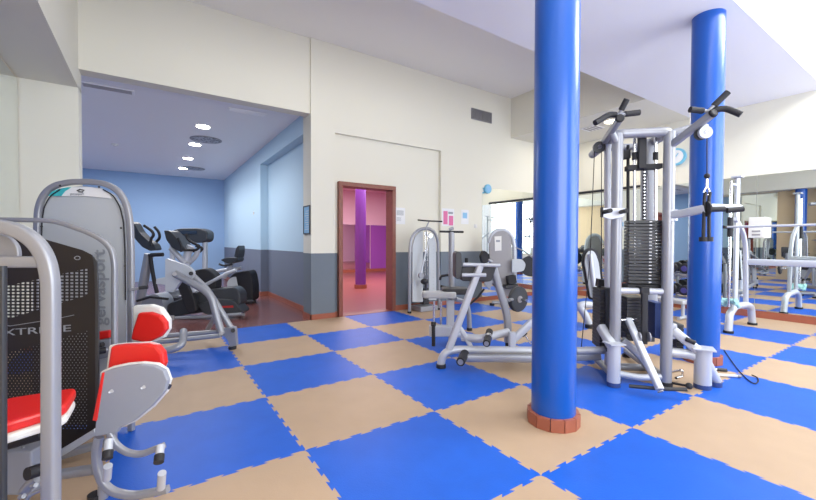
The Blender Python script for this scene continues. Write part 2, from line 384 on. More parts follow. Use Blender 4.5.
def slot_vent(px, py, z, L, W, label, ang=0):
    p = FZ(px, py, z); t = thing('ceiling_grille', label, 'air vent', (p.x, p.y, z))
    box('frame', (p.x-L/2, p.y-W/2, z-.014), (p.x+L/2, p.y+W/2, z-.001), 'lavender' if z < 3.6 else 'white', t, bevel=.003)
    bm = bmesh.new()
    for k in range(4): add_box(bm, (p.x-L/2+.03, p.y-W/2+.025+k*(W-.05)/4, z-.018), (p.x+L/2-.03, p.y-W/2+.025+(k+.5)*(W-.05)/4, z-.0145))
    obj('louvres', bm, 'lavender' if 'faint' in label else 'vent', t)
slot_vent(108, 88, 3.5, .62, .20, 'long louvred grille in the near left of the cardio bay ceiling')
slot_vent(247, 112, 3.5, .62, .20, 'faint white louvred grille near the right of the cardio bay ceiling')
slot_vent(592, 128, 3.72, .35, .35, 'small square grille in the soffit left of the pull-up handles')
p = FZ(115, 144, 3.5); t = thing('smoke_detector', 'small round smoke detector on the cardio bay ceiling', 'smoke detector', (p.x, p.y, 3.5))
cyl('base', (p.x, p.y, 3.475), (p.x, p.y, 3.499), .07, 'whiteplastic', t); cyl('sensor', (p.x, p.y, 3.45), (p.x, p.y, 3.4745), .035, 'whiteplastic', t)
p = FZ(611, 121, 3.72); spot(p.x, p.y, 3.72, 60, 'warm glowing downlight in the soffit behind the left pull-up handles', (1, .85, .6), 'warmlamp', .11, None)

# ------------------------------------------------------------------ wall fittings
a, b = OY(471, 108, YN), OY(491, 124, YN)
t = thing('wall_grille', 'grey double air grille high on the cream wall above the posters', 'air vent', (4.95, YN-.03, 3.95))
box('frame', (4.95, YN-.03, 3.94), (5.55, YN-.001, 4.17), 'vent', t)
for k in range(2):
    bm = bmesh.new()
    for q in range(9):
        z = 3.955+q*.023; x0 = 4.965+k*.29
        add_prism(bm, [V((x0, YN-.031, z)), V((x0, YN-.045, z-.004)), V((x0, YN-.045, z+.004)), V((x0, YN-.031, z+.012))], (.275, 0, 0))
    obj('louvre_panel', bm, 'vent', t)
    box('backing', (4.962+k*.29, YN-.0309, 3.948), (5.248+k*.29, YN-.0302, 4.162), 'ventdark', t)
# framed notice on the cheek of the wall between bay and doorway
z0, z1 = 1.42, 1.90
t = thing('framed_notice', 'dark framed notice hanging on the narrow cheek of the wall by the cardio bay', 'picture frame', (1.42, 4.05, z0))
bm = bmesh.new(); X0 = 1.40
for lo, hi in (((X0, 3.90, z0), (1.419, 3.92, z1)), ((X0, 4.19, z0), (1.419, 4.21, z1)), ((X0, 3.92, z0), (1.419, 4.19, z0+.02)), ((X0, 3.92, z1-.02), (1.419, 4.19, z1))): add_box(bm, lo, hi)
obj('frame', bm, 'darkgrey', t); box('sheet', (1.408, 3.92, z0+.02), (1.4185, 4.19, z1-.02), 'bluepaper', t)
bm = bmesh.new()
for k in range(9): add_box(bm, (1.4070, 3.96, z0+.08+k*.038), (1.4078, 4.15-(k % 3)*.03, z0+.088+k*.038))
obj('printed_lines', bm, 'paper', t)
def poster(name, px0, py0, px1, py1, Y, m, label, cat, marks=()):
    a, b = OY(px0, py1, Y), OY(px1, py0, Y); t = thing(name, label, cat, (a.x, Y, a.z))
    box('sheet', (a.x, Y-.004, a.z), (b.x, Y-.001, b.z), m, t)
    W, H = b.x-a.x, b.z-a.z
    for (u0, v0, u1, v1, mm, nm) in marks:
        box(nm, (a.x+W*u0, Y-.006, a.z+H*v0), (a.x+W*u1, Y-.0041, a.z+H*v1), mm, t)
    return t
poster('paper_notice', 395, 208, 405, 224, YN+.07, 'paper', 'white paper notice taped to the wall right beside the doorway', 'notice',
       [(.15, .55+.06*k, .85, .58+.06*k, 'label', 'printed_line') for k in range(5)]+[(.15, .2+.06*k, .6, .22+.06*k, 'label', 'printed_line') for k in range(4)])
poster('pink_poster', 442, 209, 454, 226, YN, 'paper', 'white poster with a pink figure print above the T-shaped post', 'poster',
       [(.1, .1, .45, .85, 'pinkpaper', 'pink_print'), (.55, .05, .92, .6, 'pinkpaper', 'pink_print'), (.5, .7, .9, .82, 'label', 'printed_line')])
poster('small_poster', 461, 210, 468.5, 224, YN, 'paper', 'small white and pale blue sheet between the pink poster and the light switch', 'poster',
       [(.2, .4, .8, .8, 'bluepaper', 'blue_print')])
def switch(x, y, z, label, axis='y'):
    t = thing('light_switch', label, 'switch', (x, y, z))
    if axis == 'y': box('plate', (x-.04, y-.012, z-.04), (x+.04, y-.001, z+.04), 'whiteplastic', t, bevel=.003); box('rocker', (x-.025, y-.018, z-.028), (x+.025, y-.0121, z+.028), 'whiteplastic', t)
    else: box('plate', (x-.012, y-.04, z-.04), (x-.001, y+.04, z+.04), 'whiteplastic', t, bevel=.003); box('rocker', (x-.018, y-.025, z-.028), (x-.0121, y+.025, z+.028), 'whiteplastic', t)
p = OY(475.5, 226, YN); switch(p.x, YN, p.z, 'white light switch left of the north wall mirror')
p = OX(254, 213, 1.42); switch(1.42, p.y, p.z, 'small switch on the sky blue wall of the cardio bay', 'x')
# clocks / discs
p = OX(677, 157, XE); t = thing('wall_clock', 'blue wall clock high on the cream wall between tower and column', 'clock', (XE, p.y, p.z))
cyl('case', (XE-.05, p.y, p.z), (XE-.001, p.y, p.z), .17, 'clockblue', t, n=36); cyl('face', (XE-.056, p.y, p.z), (XE-.0501, p.y, p.z), .13, 'paper', t, n=36)
obox('hour_hand', (XE-.059, p.y-.02, p.z+.03), V((.002, 0, 0)), V((0, -.025, .035)), V((0, .006, .004)), 'clockblue', t)
obox('minute_hand', (XE-.059, p.y+.03, p.z-.02), V((.002, 0, 0)), V((0, .04, -.03)), V((0, .004, .005)), 'clockblue', t)
p = OY(487, 189, YN); t = thing('wall_clock', 'small pale blue round clock at the top left corner of the north wall mirror', 'clock', (p.x, YN-.02, p.z))
cyl('case', (p.x, YN-.04, p.z), (p.x, YN-.012, p.z), .10, 'clockblue', t, n=32); cyl('face', (p.x, YN-.045, p.z), (p.x, YN-.0401, p.z), .075, 'bluepaper', t, n=32)
# paper dispenser on the right mirror
a, b = OX(748, 238, XE-.2), OX(764.5, 218, XE-.2)
y1, y0 = a.y, b.y; t = thing('paper_dispenser', 'white boxy paper towel dispenser fixed to the right wall mirror', 'dispenser', (XE-.1, (y0+y1)/2, a.z))
box('housing', (XE-.20, y0, a.z), (XE-.012, y1, b.z+.02), 'whiteplastic', t, bevel=.01)
box('paper_slot', (XE-.205, y0+.05, a.z+.10), (XE-.2001, y1-.05, a.z+.13), 'vent', t); box('lower_slot', (XE-.205, y0+.05, a.z+.04), (XE-.2001, y1-.05, a.z+.07), 'vent', t)

# ------------------------------------------------------------------ studio bench behind the doorway
p = FZ(350, 285, 0); t = thing('low_bench', 'low dark bench at the far left inside the pink studio', 'bench', (p.x, p.y, -.008))
box('seat', (p.x-.9, p.y+2.2, .36), (p.x+.35, p.y+2.6, .42), 'navy', t, bevel=.01)
for dx in (-.85, .25):
    for dy in (2.25, 2.5): box('leg', (p.x+dx, p.y+dy, -.007), (p.x+dx+.05, p.y+dy+.05, .3599), 'silver', t)

# ------------------------------------------------------------------ generic machine bits at a distance plane
def Dp(pts, d): return [D(x, y, d) for x, y in pts]
def dplate(name, pts, d, th, m, parent, rad=0., bevel=.004, origin=None):
    """outline facing the camera side, at distance d, with thickness th going away from it"""
    q = Dp(pts, d)
    if rad: q = rounded(q, rad)
    return prism(name, q, FWD*th, m, parent, bevel=bevel, origin=origin)
def dtube(name, pts, d, r, m, parent, fil=0., sec=None, n=14):
    if isinstance(d, (int, float)): d = [d]*len(pts)
    return tube(name, [D(x, y, k) for (x, y), k in zip(pts, d)], r, m, parent, fil, sec, n)
def fdepth(x, y, z=0): return (FZ(x, y, z)-CAM).dot(F_)
def roller(parent, a, b, r, name='roller_pad', m='dark', cap=True):
    o = cyl(name, a, b, r, m, parent, n=24, bevel=.004)
    if cap:
        d = (V(b)-V(a)).normalized(); cyl('end_cap', V(b)+d*.0005, V(b)+d*.010, r*.62, 'silver', o, n=18)
    return o

# ------------------------------------------------------------------ machine 1: black shield machine nearest the camera
m1 = thing('chest_press_machine', 'nearest silver machine with black perforated shield, red seats and grey seat shell, left foreground', 'exercise machine', (*D(40, 468, 1.9).xy, 0))
dtube('front_frame', [(51, 560), (51, 300), (50.5, 278), (46, 258), (36, 242), (20, 231), (0, 226), (-30, 225), (-62, 225), (-84, 235), (-94, 262), (-96, 560)], 1.5, .043, 'silver', m1, .06, sec=(.054, .046), n=20)
dtube('cross_bar', [(-93, 262), (44, 262)], 1.5, .016, 'silver', m1, sec=(.03, .045))
dplate('cam_plate', [(-30, 259), (18, 259), (17, 247), (10, 238), (0, 234), (-12, 233), (-24, 240), (-30, 250)], 1.56, .02, 'silver', m1, rad=.02)
dtube('guide_post', [(3.5, 266), (3.5, 570)], 1.44, .012, 'darkgrey', m1, sec=(.014, .02))
dtube('guide_rod', [(0, 266), (0, 550)], 1.52, .009, 'chrome', m1)
mid = D(0, 243, 2.05)
sh = dplate('shield', [(-70, 236), (-10, 231), (28, 234.5), (82, 250), (92, 255), (96, 266), (97, 424), (94, 430), (62, 455), (-60, 476), (-70, 470)], 2.05, .006, 'perf', m1, bevel=.003, origin=(mid.x, mid.y, 0))
# the pattern runs along the shield: turn its own axes to follow it
me = sh.data; ang = math.atan2(RGT.y, RGT.x); me.transform(Matrix.Rotation(-ang, 4, 'Z')); sh.rotation_euler = (0, 0, ang)
dplate('shield_edge', [(92.5, 256), (97, 262), (98.5, 300), (98.5, 424), (95, 430), (95, 300), (94, 268)], 2.045, .008, 'darkgrey', m1, bevel=.002)
text('lettering', 'XTREME', .050, D(2, 336, 2.044), RGT*3+UP*.22, UP, 'label', m1, .0008, stretch=2.0)
dtube('printed_swoosh', [(-30, 320), (10, 326), (36, 322), (60, 318), (74, 315)], 2.046, .0018, 'label', m1, n=6)
dtube('emblem_ring', [(74.5, 257.5), (77, 255.8), (80, 257), (80, 259), (77, 260), (74.5, 258.6), (74.5, 257.5)], 2.048, .0018, 'label', m1, .01, n=6)
dtube('rear_frame', [(-40, 219), (55, 220.5), (90, 233), (104, 241), (112, 250), (114.5, 264), (114.5, 352), (114, 450)], 2.2, .019, 'silver', m1, .08, sec=(.028, .026), n=16)
# seat
z = .545
s_ = rounded([FZ(-30, 446, z-.03), FZ(66, 416, z), FZ(78, 396, z+.02), FZ(4, 408, z)], .04)
prism('seat', s_, V((0, 0, .045)), 'red', m1, bevel=.012)
prism('seat_pan', rounded([FZ(-30, 447, z-.03)-V((0, 0, .0)), FZ(66, 417.5, z), FZ(77, 398, z+.02), FZ(4, 409, z)], .04), V((0, 0, -.035)), 'whiteplastic', m1, bevel=.01)
cyl('seat_roller', D(-20, 452, 1.75), D(44, 433, 1.72), .026, 'dark', m1)
bx = obox('seat_carriage', D(24, 466, 1.86), RGT*.095, FWD*.06, UP*.105, 'greyshell', m1, bevel=.008)
box_rim = dtube('carriage_rim', [(7, 458), (24, 447), (26, 456)], 1.825, .004, 'silver', m1)
dtube('base_tube', [(-40, 488), (62, 474), (96, 469)], [1.95, 1.93, 1.90], .02, 'silver', m1, sec=(.05, .04))
dtube('shield_foot', [(30, 470), (66, 450), (97, 431)], [2.02, 2.02, 2.02], .014, 'silver2', m1, sec=(.03, .035))
dtube('floor_runner', [(10, 460), (62, 455), (108, 442)], [2.2, 2.24, 2.32], .02, 'silver', m1, sec=(.06, .04))
cyl('adjuster_knob', D(27, 474, 1.62), D(39, 470, 1.66), .026, 'dark', m1)
dtube('adjuster_bracket', [(24, 492), (30, 484), (38, 478)], 1.66, .02, 'silver', m1)
dtube('foot_lever', [(18, 512), (30, 495), (44, 488)], 1.60, .008, 'silver', m1)
for q in ((20, 497), (32, 486)): cyl('lever_bolt', D(q[0], q[1], 1.59), D(q[0]+4, q[1]-1, 1.585), .009, 'silver', m1)

# grey seat shell with foot bars in front of it
m1b = m1
pan = [(101, 373), (110, 369.5), (125, 366.5), (140, 365), (154, 366.5), (163, 371), (167, 381), (164, 392), (151, 407), (134, 421), (119, 428), (116, 433), (94, 437), (96, 420)]
dplate('shell', pan, 1.85, .03, 'greyshell', m1b, bevel=.004)
dplate('shell_edge', [(99.5, 372), (110, 367.5), (125, 364.2), (141, 362.8), (156, 364.2), (165, 370), (169, 381), (165.5, 393), (152, 408.5), (135, 422), (119, 429), (100, 432)], 1.882, .035, 'whiteplastic', m1b, bevel=.008)
dplate('cushion', [(102.5, 372), (130, 368), (118, 425), (93, 422)], 1.918, .035, 'red', m1b, bevel=.01)
dplate('cushion_edge', [(101.5, 373), (104, 372.5), (96.5, 421), (92, 421)], 1.845, .07, 'red', m1b, bevel=.004)
q = [(110, 346.5), (122, 345), (148, 344), (156, 346), (162, 353), (163.5, 364), (160, 374), (106, 374)]
dplate('upper_cushion', q, 2.01, .05, 'red', m1b, bevel=.014)
dplate('upper_shell', [(108.5, 345.5), (122, 343.5), (149, 342.2), (158, 344.5), (164, 352), (165.5, 364), (162, 376), (105, 376)], 2.062, .025, 'whiteplastic', m1b, bevel=.008)
dtube('cushion_bracket', [(130, 372), (128, 388)], [2.05, 1.9], .02, 'silver', m1b)
for bx_, by_ in ((110, 392), (142, 388)):
    o = cyl('bolt', D(bx_, by_, 1.849), D(bx_, by_, 1.844), .006, 'silver', m1b); cyl('washer', D(bx_+2, by_-1, 1.8495), D(bx_+2, by_-1, 1.8465), .008, 'vent', o)
cyl('side_knob', D(167.5, 386, 1.89), D(170, 387, 1.89), .012, 'darkgrey', m1b)
dtube('main_bar', [(99, 437), (96, 450), (97, 468), (103, 484), (113, 492), (132, 496), (150, 493), (168, 489)], 1.87, .022, 'silver', m1b, .05, sec=(.034, .034), n=18)
dtube('upper_bar', [(110, 433), (115, 444), (125, 452), (140, 455), (164, 445.5)], 1.86, .02, 'silver', m1b, .05, sec=(.028, .026), n=16)
for (ax, ay, bx2, by2, cap) in ((109, 440, 108, 451, 1), (160.5, 446, 159.5, 455, 1), (107, 479, 108, 466, 0), (161, 488, 162, 473, 0)):
    A, B = D(ax, ay, 1.83), D(bx2, by2, 1.80); o = cyl('foot_peg', A, B, .018, 'silver2', m1b)
    dd = (B-A).normalized()
    if cap: cyl('rubber_cap', B+dd*.0005, B+dd*.035, .0215, 'dark', o)
cyl('base_pad', V((*D(96, 498, 1.9).xy, .001)), V((*D(96, 498, 1.9).xy, .045)), .035, 'dark', m1b)
dtube('base_link', [(96, 470), (60, 474)], [1.89, 1.93], .018, 'silver', m1b, sec=(.04, .034))
dtube('foot_post', [(103, 484), (103, 498)], [1.90, 1.90], .022, 'silver', m1b)

# ------------------------------------------------------------------ machine 2: tall panel machine
m2 = thing('cable_machine', 'tall silver arched machine with grey panel lettered up its side, behind the black shield', 'exercise machine', (*D(84, 433, 2.62).xy, 0))
dtube('arch_frame', [(37.5, 430), (37.5, 222), (38.5, 207), (44, 194), (54, 185.5), (70, 182), (90, 181.5), (107, 184), (119, 191), (127, 205), (130, 222), (131, 250), (131.5, 430)], 2.62, .03, 'silver', m2, .05, sec=(.038, .034), n=18)
dplate('panel', [(42, 425), (42, 222), (44, 208), (50, 196), (60, 189), (80, 186), (100, 188), (114, 195), (122, 208), (125.5, 224), (126.5, 425)], 2.63, .02, 'panel', m2, bevel=.002)
dtube('gasket', [(41.5, 240), (41.8, 222), (44, 207), (50, 196), (60, 189.5)], 2.612, .004, 'dark', m2, .03, n=8)
dtube('gasket', [(103, 189.5), (113, 195), (120, 207), (123.5, 222), (125, 250), (125.5, 300)], 2.612, .004, 'dark', m2, .03, n=8)
dplate('label_strip', [(54, 196), (60, 190.5), (68, 187.5), (90, 187), (102, 189), (108, 192.5), (112, 198.5), (85, 196)], 2.622, .004, 'paper', m2, bevel=0)
dplate('teal_band', [(48, 196), (52, 191.5), (58, 189), (68, 187.2), (71, 187.3), (65, 191), (61, 196)], 2.617, .003, 'teal', m2, bevel=0)
dtube('logo_ring', [(77, 190.8), (80, 189.4), (84, 190.3), (82.5, 192), (78.5, 191.8)], 2.618, .004, 'dark', m2, n=6)
text('small_lettering', 'gervasport', .022, D(70, 194.8, 2.618), RGT, UP, 'label', m2, .0006)
for bx_, by_ in ((60, 185.6), (99, 187), (41.5, 226.5), (121, 228), (125, 266)): cyl('bolt', D(bx_, by_, 2.588), D(bx_, by_, 2.58), .007, 'dark', m2, n=10)
text('lettering', 'gervasport', .118, D(105.5, 325, 2.622), UP, -RGT, 'label', m2, .001, bold=True)
o = dplate('seat_base', [(132, 306), (150, 305), (160, 308), (168, 320), (168, 330), (163, 338), (150, 344), (132, 346)], 2.5, .05, 'whiteplastic', m2, bevel=.012)
dplate('seat_cushion', [(137.5, 313), (150, 312.5), (160, 316), (165.5, 323), (166, 330), (160, 337), (146, 343.5), (130, 340), (132, 330)], 2.455, .044, 'red', m2, bevel=.014)
dplate('back_cushion', [(92, 333), (109, 330.5), (109, 338), (92, 341)], 2.5, .05, 'red', m2, bevel=.006)
dplate('back_shell', [(92, 341.5), (110, 338.5), (110, 357), (96, 360)], 2.5, .05, 'greyshell', m2, bevel=.006)
roller(m2, D(94, 352, 2.42), D(106, 350, 2.46), .02, 'roller_pad', 'dark')
dtube('lever_handle', [(94, 347), (101, 345)], 2.40, .008, 'chrome', m2)
cyl('lever_knob', D(100, 345, 2.39), D(103, 344.5, 2.39), .015, 'dark', m2)
dtube('link_arm', [(130, 290), (141, 288)], [2.60, 2.62], .01, 'silver', m2)
cyl('link_pin', D(139, 288, 2.6), D(148, 287, 2.62), .012, 'dark', m2)

# ------------------------------------------------------------------ machine 3: slanted tube machine at the mat edge
m3 = thing('leverage_machine', 'silver machine of slanted tubes and long base bars at the mat edge', 'exercise machine', (*FZ(232, 349).xy, 0))
d3 = fdepth(232, 349)
dplate('pivot_bracket', [(165, 258), (176, 262), (188, 266), (194, 272), (192, 279), (181, 281), (174, 291), (165, 292)], d3+.02, .05, 'silver2', m3, rad=.03)
dplate('bracket_tail', [(156, 279), (166, 277), (166, 285), (156, 284)], d3+.03, .04, 'silver2', m3)
dtube('slanted_tube', [(175, 273.5), (206, 291), (212, 298), (217, 318), (222, 334)], [d3]*5, .043, 'silver', m3, .06)
dtube('slanted_tube', [(191, 274), (206, 288), (215, 301), (233, 331)], [d3+.11]*4, .036, 'silver', m3, .05)
o = dplate('foot_plate', [(217, 329), (235, 327), (236.5, 346), (229.5, 347), (228, 341), (224, 336), (217, 338)], d3-.01, .06, 'silver', m3, rad=.02)
cyl('rubber_foot', FZ(232.5, 349)+V((0, 0, .001)), FZ(232.5, 349)+V((0, 0, .03)), .045, 'dark', m3)
for bx_, by_, mm in ((174.5, 274, 'vent'), (191, 273.5, 'dark'), (221, 333.5, 'vent'), (233, 330.5, 'dark')): cyl('pivot_bolt', D(bx_, by_, d3-.075), D(bx_, by_, d3-.035), .024, mm, m3)
dtube('base_bar', [(128, 343), (160, 336.5), (222, 331.5)], [d3-.2, d3-.05, d3+.1], .03, 'silver', m3)
dtube('base_bar', [(128, 350), (160, 342), (220, 335.5)], [d3-.35, d3-.25, d3-.1], .026, 'silver', m3)
dtube('curved_bar', [(120, 357), (150, 353), (172, 349.5), (182, 345), (183.5, 337), (183.5, 331)], [3.95, 4.05, 4.1, 4.15, 4.25, 4.35], .038, 'silver', m3, .12)
dtube('rear_leg', [(208, 329), (217, 314)], [d3+.3, d3+.05], .03, 'silver', m3)
cyl('rubber_foot', V((*FZ(150, 356).xy, .001)), V((*FZ(150, 356).xy, .10)), .035, 'dark', m3)

# ------------------------------------------------------------------ cardio machines
def dlt(pts, d): return pts
e1 = thing('cross_trainer', 'dark handled cross trainer on a silver post, partly behind the tall panel machine', 'exercise machine', (*FZ(140, 318).xy, -.012))
dd = fdepth(140, 318)
dtube('post', [(137, 317), (149, 254)], [dd, dd-.05], .07, 'silver', e1)
dplate('console', [(130, 221), (134, 223), (139, 232), (147, 240), (154, 244.5), (156, 250), (150, 251), (142, 247), (135, 239), (130, 230)], dd-.15, .16, 'darkgrey', e1, rad=.03)
dtube('handlebar', [(152, 246), (150, 240), (154, 235), (152, 231), (144, 225.5)], dd-.2, .022, 'dark', e1, .08)
dtube('handlebar', [(153, 247), (156, 242), (160, 238), (159, 232), (154.5, 227)], dd+.1, .022, 'dark', e1, .08)
dtube('swing_arm', [(150, 254), (153, 275), (157, 293)], dd-.1, .03, 'dark', e1, .1)
cyl('grip', D(151, 255, dd-.15), D(163, 254.5, dd-.15), .032, 'dark', e1)
dplate('drive_housing', [(136, 300), (156, 293), (163, 300), (163, 317), (136, 321)], dd-.05, .3, 'greyshell', e1, rad=.08)
dtube('pedal_bar', [(137, 301), (150, 297), (168, 299)], dd-.2, .02, 'dark', e1)

tr = thing('treadmill', 'treadmill with wide dark console hood on silver uprights at the back of the cardio bay', 'treadmill', (*FZ(200, 303).xy, -.012))
dt = 8.2
dplate('console_hood', [(168, 232), (178, 228.5), (198, 228), (207.5, 231), (207, 241), (200, 243), (180, 242), (169, 240)], dt, .30, 'darkgrey', tr, rad=.08, bevel=.02)
dplate('console_screen', [(180, 231), (197, 230.5), (197, 234), (180, 234.5)], dt-.012, .01, 'screen', tr)
dtube('upright', [(172.5, 240), (172.5, 302)], dt+.15, .055, 'silver2', tr); dtube('upright', [(205, 241), (205, 302)], dt+.15, .055, 'silver2', tr)
a = D(188, 303, dt+.3); a.z = 0
obox('deck', a+V((0, 0, .12)), RGT*.38, FWD*.85, UP*.07, 'darkgrey', tr, bevel=.02)
obox('running_belt', a+V((0, 0, .196)), RGT*.27, FWD*.80, UP*.004, 'dark', tr)
for s in (-1, 1): obox('foot_rail', a+RGT*s*.33+V((0, 0, .2)), RGT*.05, FWD*.84, UP*.01, 'silver', tr)
for s in (-1, 1):
    for q in (-1, 1): c = a+RGT*s*.3+FWD*q*.7; cyl('foot', V((c.x, c.y, -.011)), V((c.x, c.y, .049)), .04, 'dark', tr)

e2 = thing('elliptical_trainer', 'dark elliptical trainer with red stripe and silver neck, middle of the cardio bay', 'exercise machine', (*FZ(215, 316).xy, -.012))
de = 6.5
dplate('flywheel_housing', [(167, 304), (183, 298), (200, 291), (214, 289), (234, 287), (240, 292), (241, 304), (235, 307), (200, 313), (170, 317), (166, 313)], de+.05, .28, 'darkgrey', e2, rad=.07, bevel=.03)
dplate('rear_housing', [(176, 284), (183, 279), (188, 284), (194, 298), (197, 312), (188, 314), (182, 300)], de-.08, .12, 'dark', e2, rad=.06, bevel=.02)
dplate('drive_cover', [(196, 305), (214, 299), (233, 300), (243, 312), (240, 315), (222, 314), (205, 315)], de-.02, .3, 'darkgrey', e2, rad=.05, bevel=.02)
dplate('red_stripe', [(219.5, 306.2), (233, 305.4), (233.5, 307.6), (219, 308)], de-.026, .004, 'redpaint', e2, bevel=0)
dtube('neck', [(196, 292), (184, 270), (188, 252), (191, 246)], de, .06, 'silver2', e2, .15)
dtube('fork', [(184, 268), (196, 256), (198, 250)], de+.05, .04, 'silver2', e2, .1)
dtube('fork', [(186, 264), (178, 256), (171, 248)], de-.05, .045, 'silver2', e2, .1)
dplate('console', [(163.5, 230), (170, 231), (180, 242), (186, 250), (180, 252), (172, 248), (166, 240)], de-.12, .28, 'darkgrey', e2, rad=.04, bevel=.01)
dtube('handlebar', [(185, 250), (197, 250), (200, 246), (193, 243), (188, 240), (186, 234)], de-.15, .022, 'dark', e2, .06)
dtube('handlebar', [(185, 250), (200, 252), (203, 248), (196, 246)], de+.1, .022, 'dark', e2, .06)
dtube('swing_arm', [(178, 238), (182, 247), (181, 252)], de-.2, .02, 'dark', e2, .06)
dplate('side_guard', [(192, 271), (206, 268), (216, 276), (216, 290), (204, 296), (196, 286)], de+.15, .22, 'dark', e2, rad=.08, bevel=.02)
dtube('pedal_arm', [(205, 285), (228, 273), (236, 270)], de+.15, .03, 'silver2', e2)
dtube('base_rail', [(170, 318.5), (205, 317), (242, 314)], fdepth(206, 318.5), .03, 'silver', e2)
for q in ((172, 320), (243, 315.5)): p = FZ(*q, -.011); cyl('leveling_foot', p, p+V((0, 0, .07)), .035, 'vent', e2)

rb = thing('recumbent_bike', 'black recumbent bike with grey side disc and upright seat by the grey banded wall', 'exercise bike', (*FZ(245, 303).xy, -.012))
dr = fdepth(245, 303.5)
dplate('drive_housing', [(228, 280), (233, 273), (248, 270.5), (250.5, 273), (253, 285), (253, 300), (249, 302.5), (238, 303), (230, 300)], dr, .35, 'dark', rb, rad=.08, bevel=.03)
cyl('side_disc', D(235, 284, dr-.005), D(235, 284, dr-.02), .15, 'panel', rb, n=32)
dplate('red_mark', [(233, 292.4), (239, 292), (239, 294), (233, 294.4)], dr-.024, .003, 'redpaint', rb, bevel=0)
dtube('seat_post', [(224, 278), (232, 262)], dr, .04, 'silver2', rb)
dplate('seat', [(220, 260), (226, 257.5), (238, 258), (237, 262), (228, 264)], dr-.15, .32, 'darkgrey', rb, rad=.04, bevel=.02)
dplate('backrest', [(234, 257), (236, 248), (238.5, 245), (239, 250), (238, 258)], dr-.12, .3, 'darkgrey', rb, rad=.03, bevel=.015)
dtube('handle', [(219, 264), (224, 266), (232, 264)], dr-.18, .02, 'dark', rb, .05)
dtube('frame_rail', [(206, 275), (218, 271), (232, 269), (241, 268)], dr, .035, 'silver2', rb, .1)
for q in ((233, 304.5), (254, 303)): p = FZ(*q, -.011); cyl('leveling_foot', p, p+V((0, 0, .06)), .04, 'dark', rb)
dtube('base_rail', [(233, 302.5), (254, 301)], dr, .03, 'darkgrey', rb)
# ------------------------------------------------------------------ pulldown machine against the north wall
pm = thing('pulldown_machine', 'slim silver arched pulldown machine standing against the wall right of the doorway', 'exercise machine', (3.55, 3.6, 0))
YP = 3.5
def YT(name, pts, Y, r, m, par, fil=0, sec=None): return tube(name, [OY(x, y, Y) for x, y in pts], r, m, par, fil, sec)
def zf(px, Y): return OY(px, 250, Y)
def fpy(px, Y, z=0.):
    p = OY(px, 250, Y); p.z = z; q = p-CAM; return 250-FPX*q.dot(U_)/q.dot(F_)
YT('arch_frame', [(409.5, fpy(409.5, YP, .03)), (410, 246), (412, 236), (418, 230), (427, 228), (434, 231), (438, 240), (439, fpy(439, YP, .03))], YP, .03, 'silver', pm, .12, sec=(.055, .05))
def yplate(name, pts, Y, th, m, par, rad=0., bevel=.003):
    q = [OY(x, y, Y) for x, y in pts]
    if rad: q = rounded(q, rad)
    return prism(name, q, V((0, th, 0)), m, par, bevel=bevel)
yplate('left_panel', [(412.5, 302), (412.5, 246), (415, 237), (420, 232), (423, 231), (423, 302)], YP+.03, .02, 'panel', pm)
yplate('right_panel', [(429, 300), (429, 240), (430, 233), (434, 236), (436, 243), (436.5, 300)], YP+.02, .02, 'panel', pm)
for k in range(14): 
    p = OY(433.3, 246+k*3.5, YP+.015); cyl('rivet', p, p-V((0, .006, 0)), .005, 'vent', pm, n=8)
for px in (425, 427.5): YT('guide_rod', [(px, 232), (px, 302)], YP+.06, .008, 'chrome', pm)
bm = bmesh.new()
a, b = OY(423.5, 300, YP+.04), OY(429, 281, YP+.04)
for k in range(7): add_box(bm, (a.x, YP+.03, .12+k*.045), (b.x, YP+.16, .158+k*.045))
obj('weight_stack', bm, 'iron', pm)
obox('base_plate', (OY(424.5, 300, YP+.1).x, YP+.1, .05), V((.20, 0, 0)), V((0, .16, 0)), V((0, 0, .045)), 'silver', pm, bevel=.006)
for px in (409.5, 439): p = OY(px, 300, YP); cyl('rubber_foot', (p.x, YP, .0005), (p.x, YP, .035), .037, 'dark', pm)
YT('top_bar', [(418, 220), (429, 221), (442, 221.5)], YP-.12, .014, 'dark', pm)
YT('bar_stem', [(429, 221.5), (426, 228), (426.5, 236)], YP-.10, .012, 'silver', pm, .03)
YT('swing_arm', [(430, 235), (425, 256), (421, 273)], YP-.1, .02, 'silver2', pm, sec=(.03, .05))
p = OY(429.5, 236, YP-.12); cyl('pulley', p, p-V((0, .03, 0)), .04, 'chrome', pm)
p = OY(421, 275.5, YP-.1); cyl('pivot_disc', p+V((0, .015, 0)), p-V((0, .02, 0)), .055, 'silver', pm)
p = OY(424.5, 281.5, YP-.12)
bm = bmesh.new(); bmesh.ops.create_uvsphere(bm, u_segments=20, v_segments=12, radius=.065, matrix=Matrix.Translation(p) @ Matrix.Diagonal((1.15, 1, .85, 1))); obj('counterweight_ball', bm, 'dark', pm, smooth=True)
YT('lower_shaft', [(426, 284), (426, 300)], YP-.12, .025, 'darkgrey', pm)

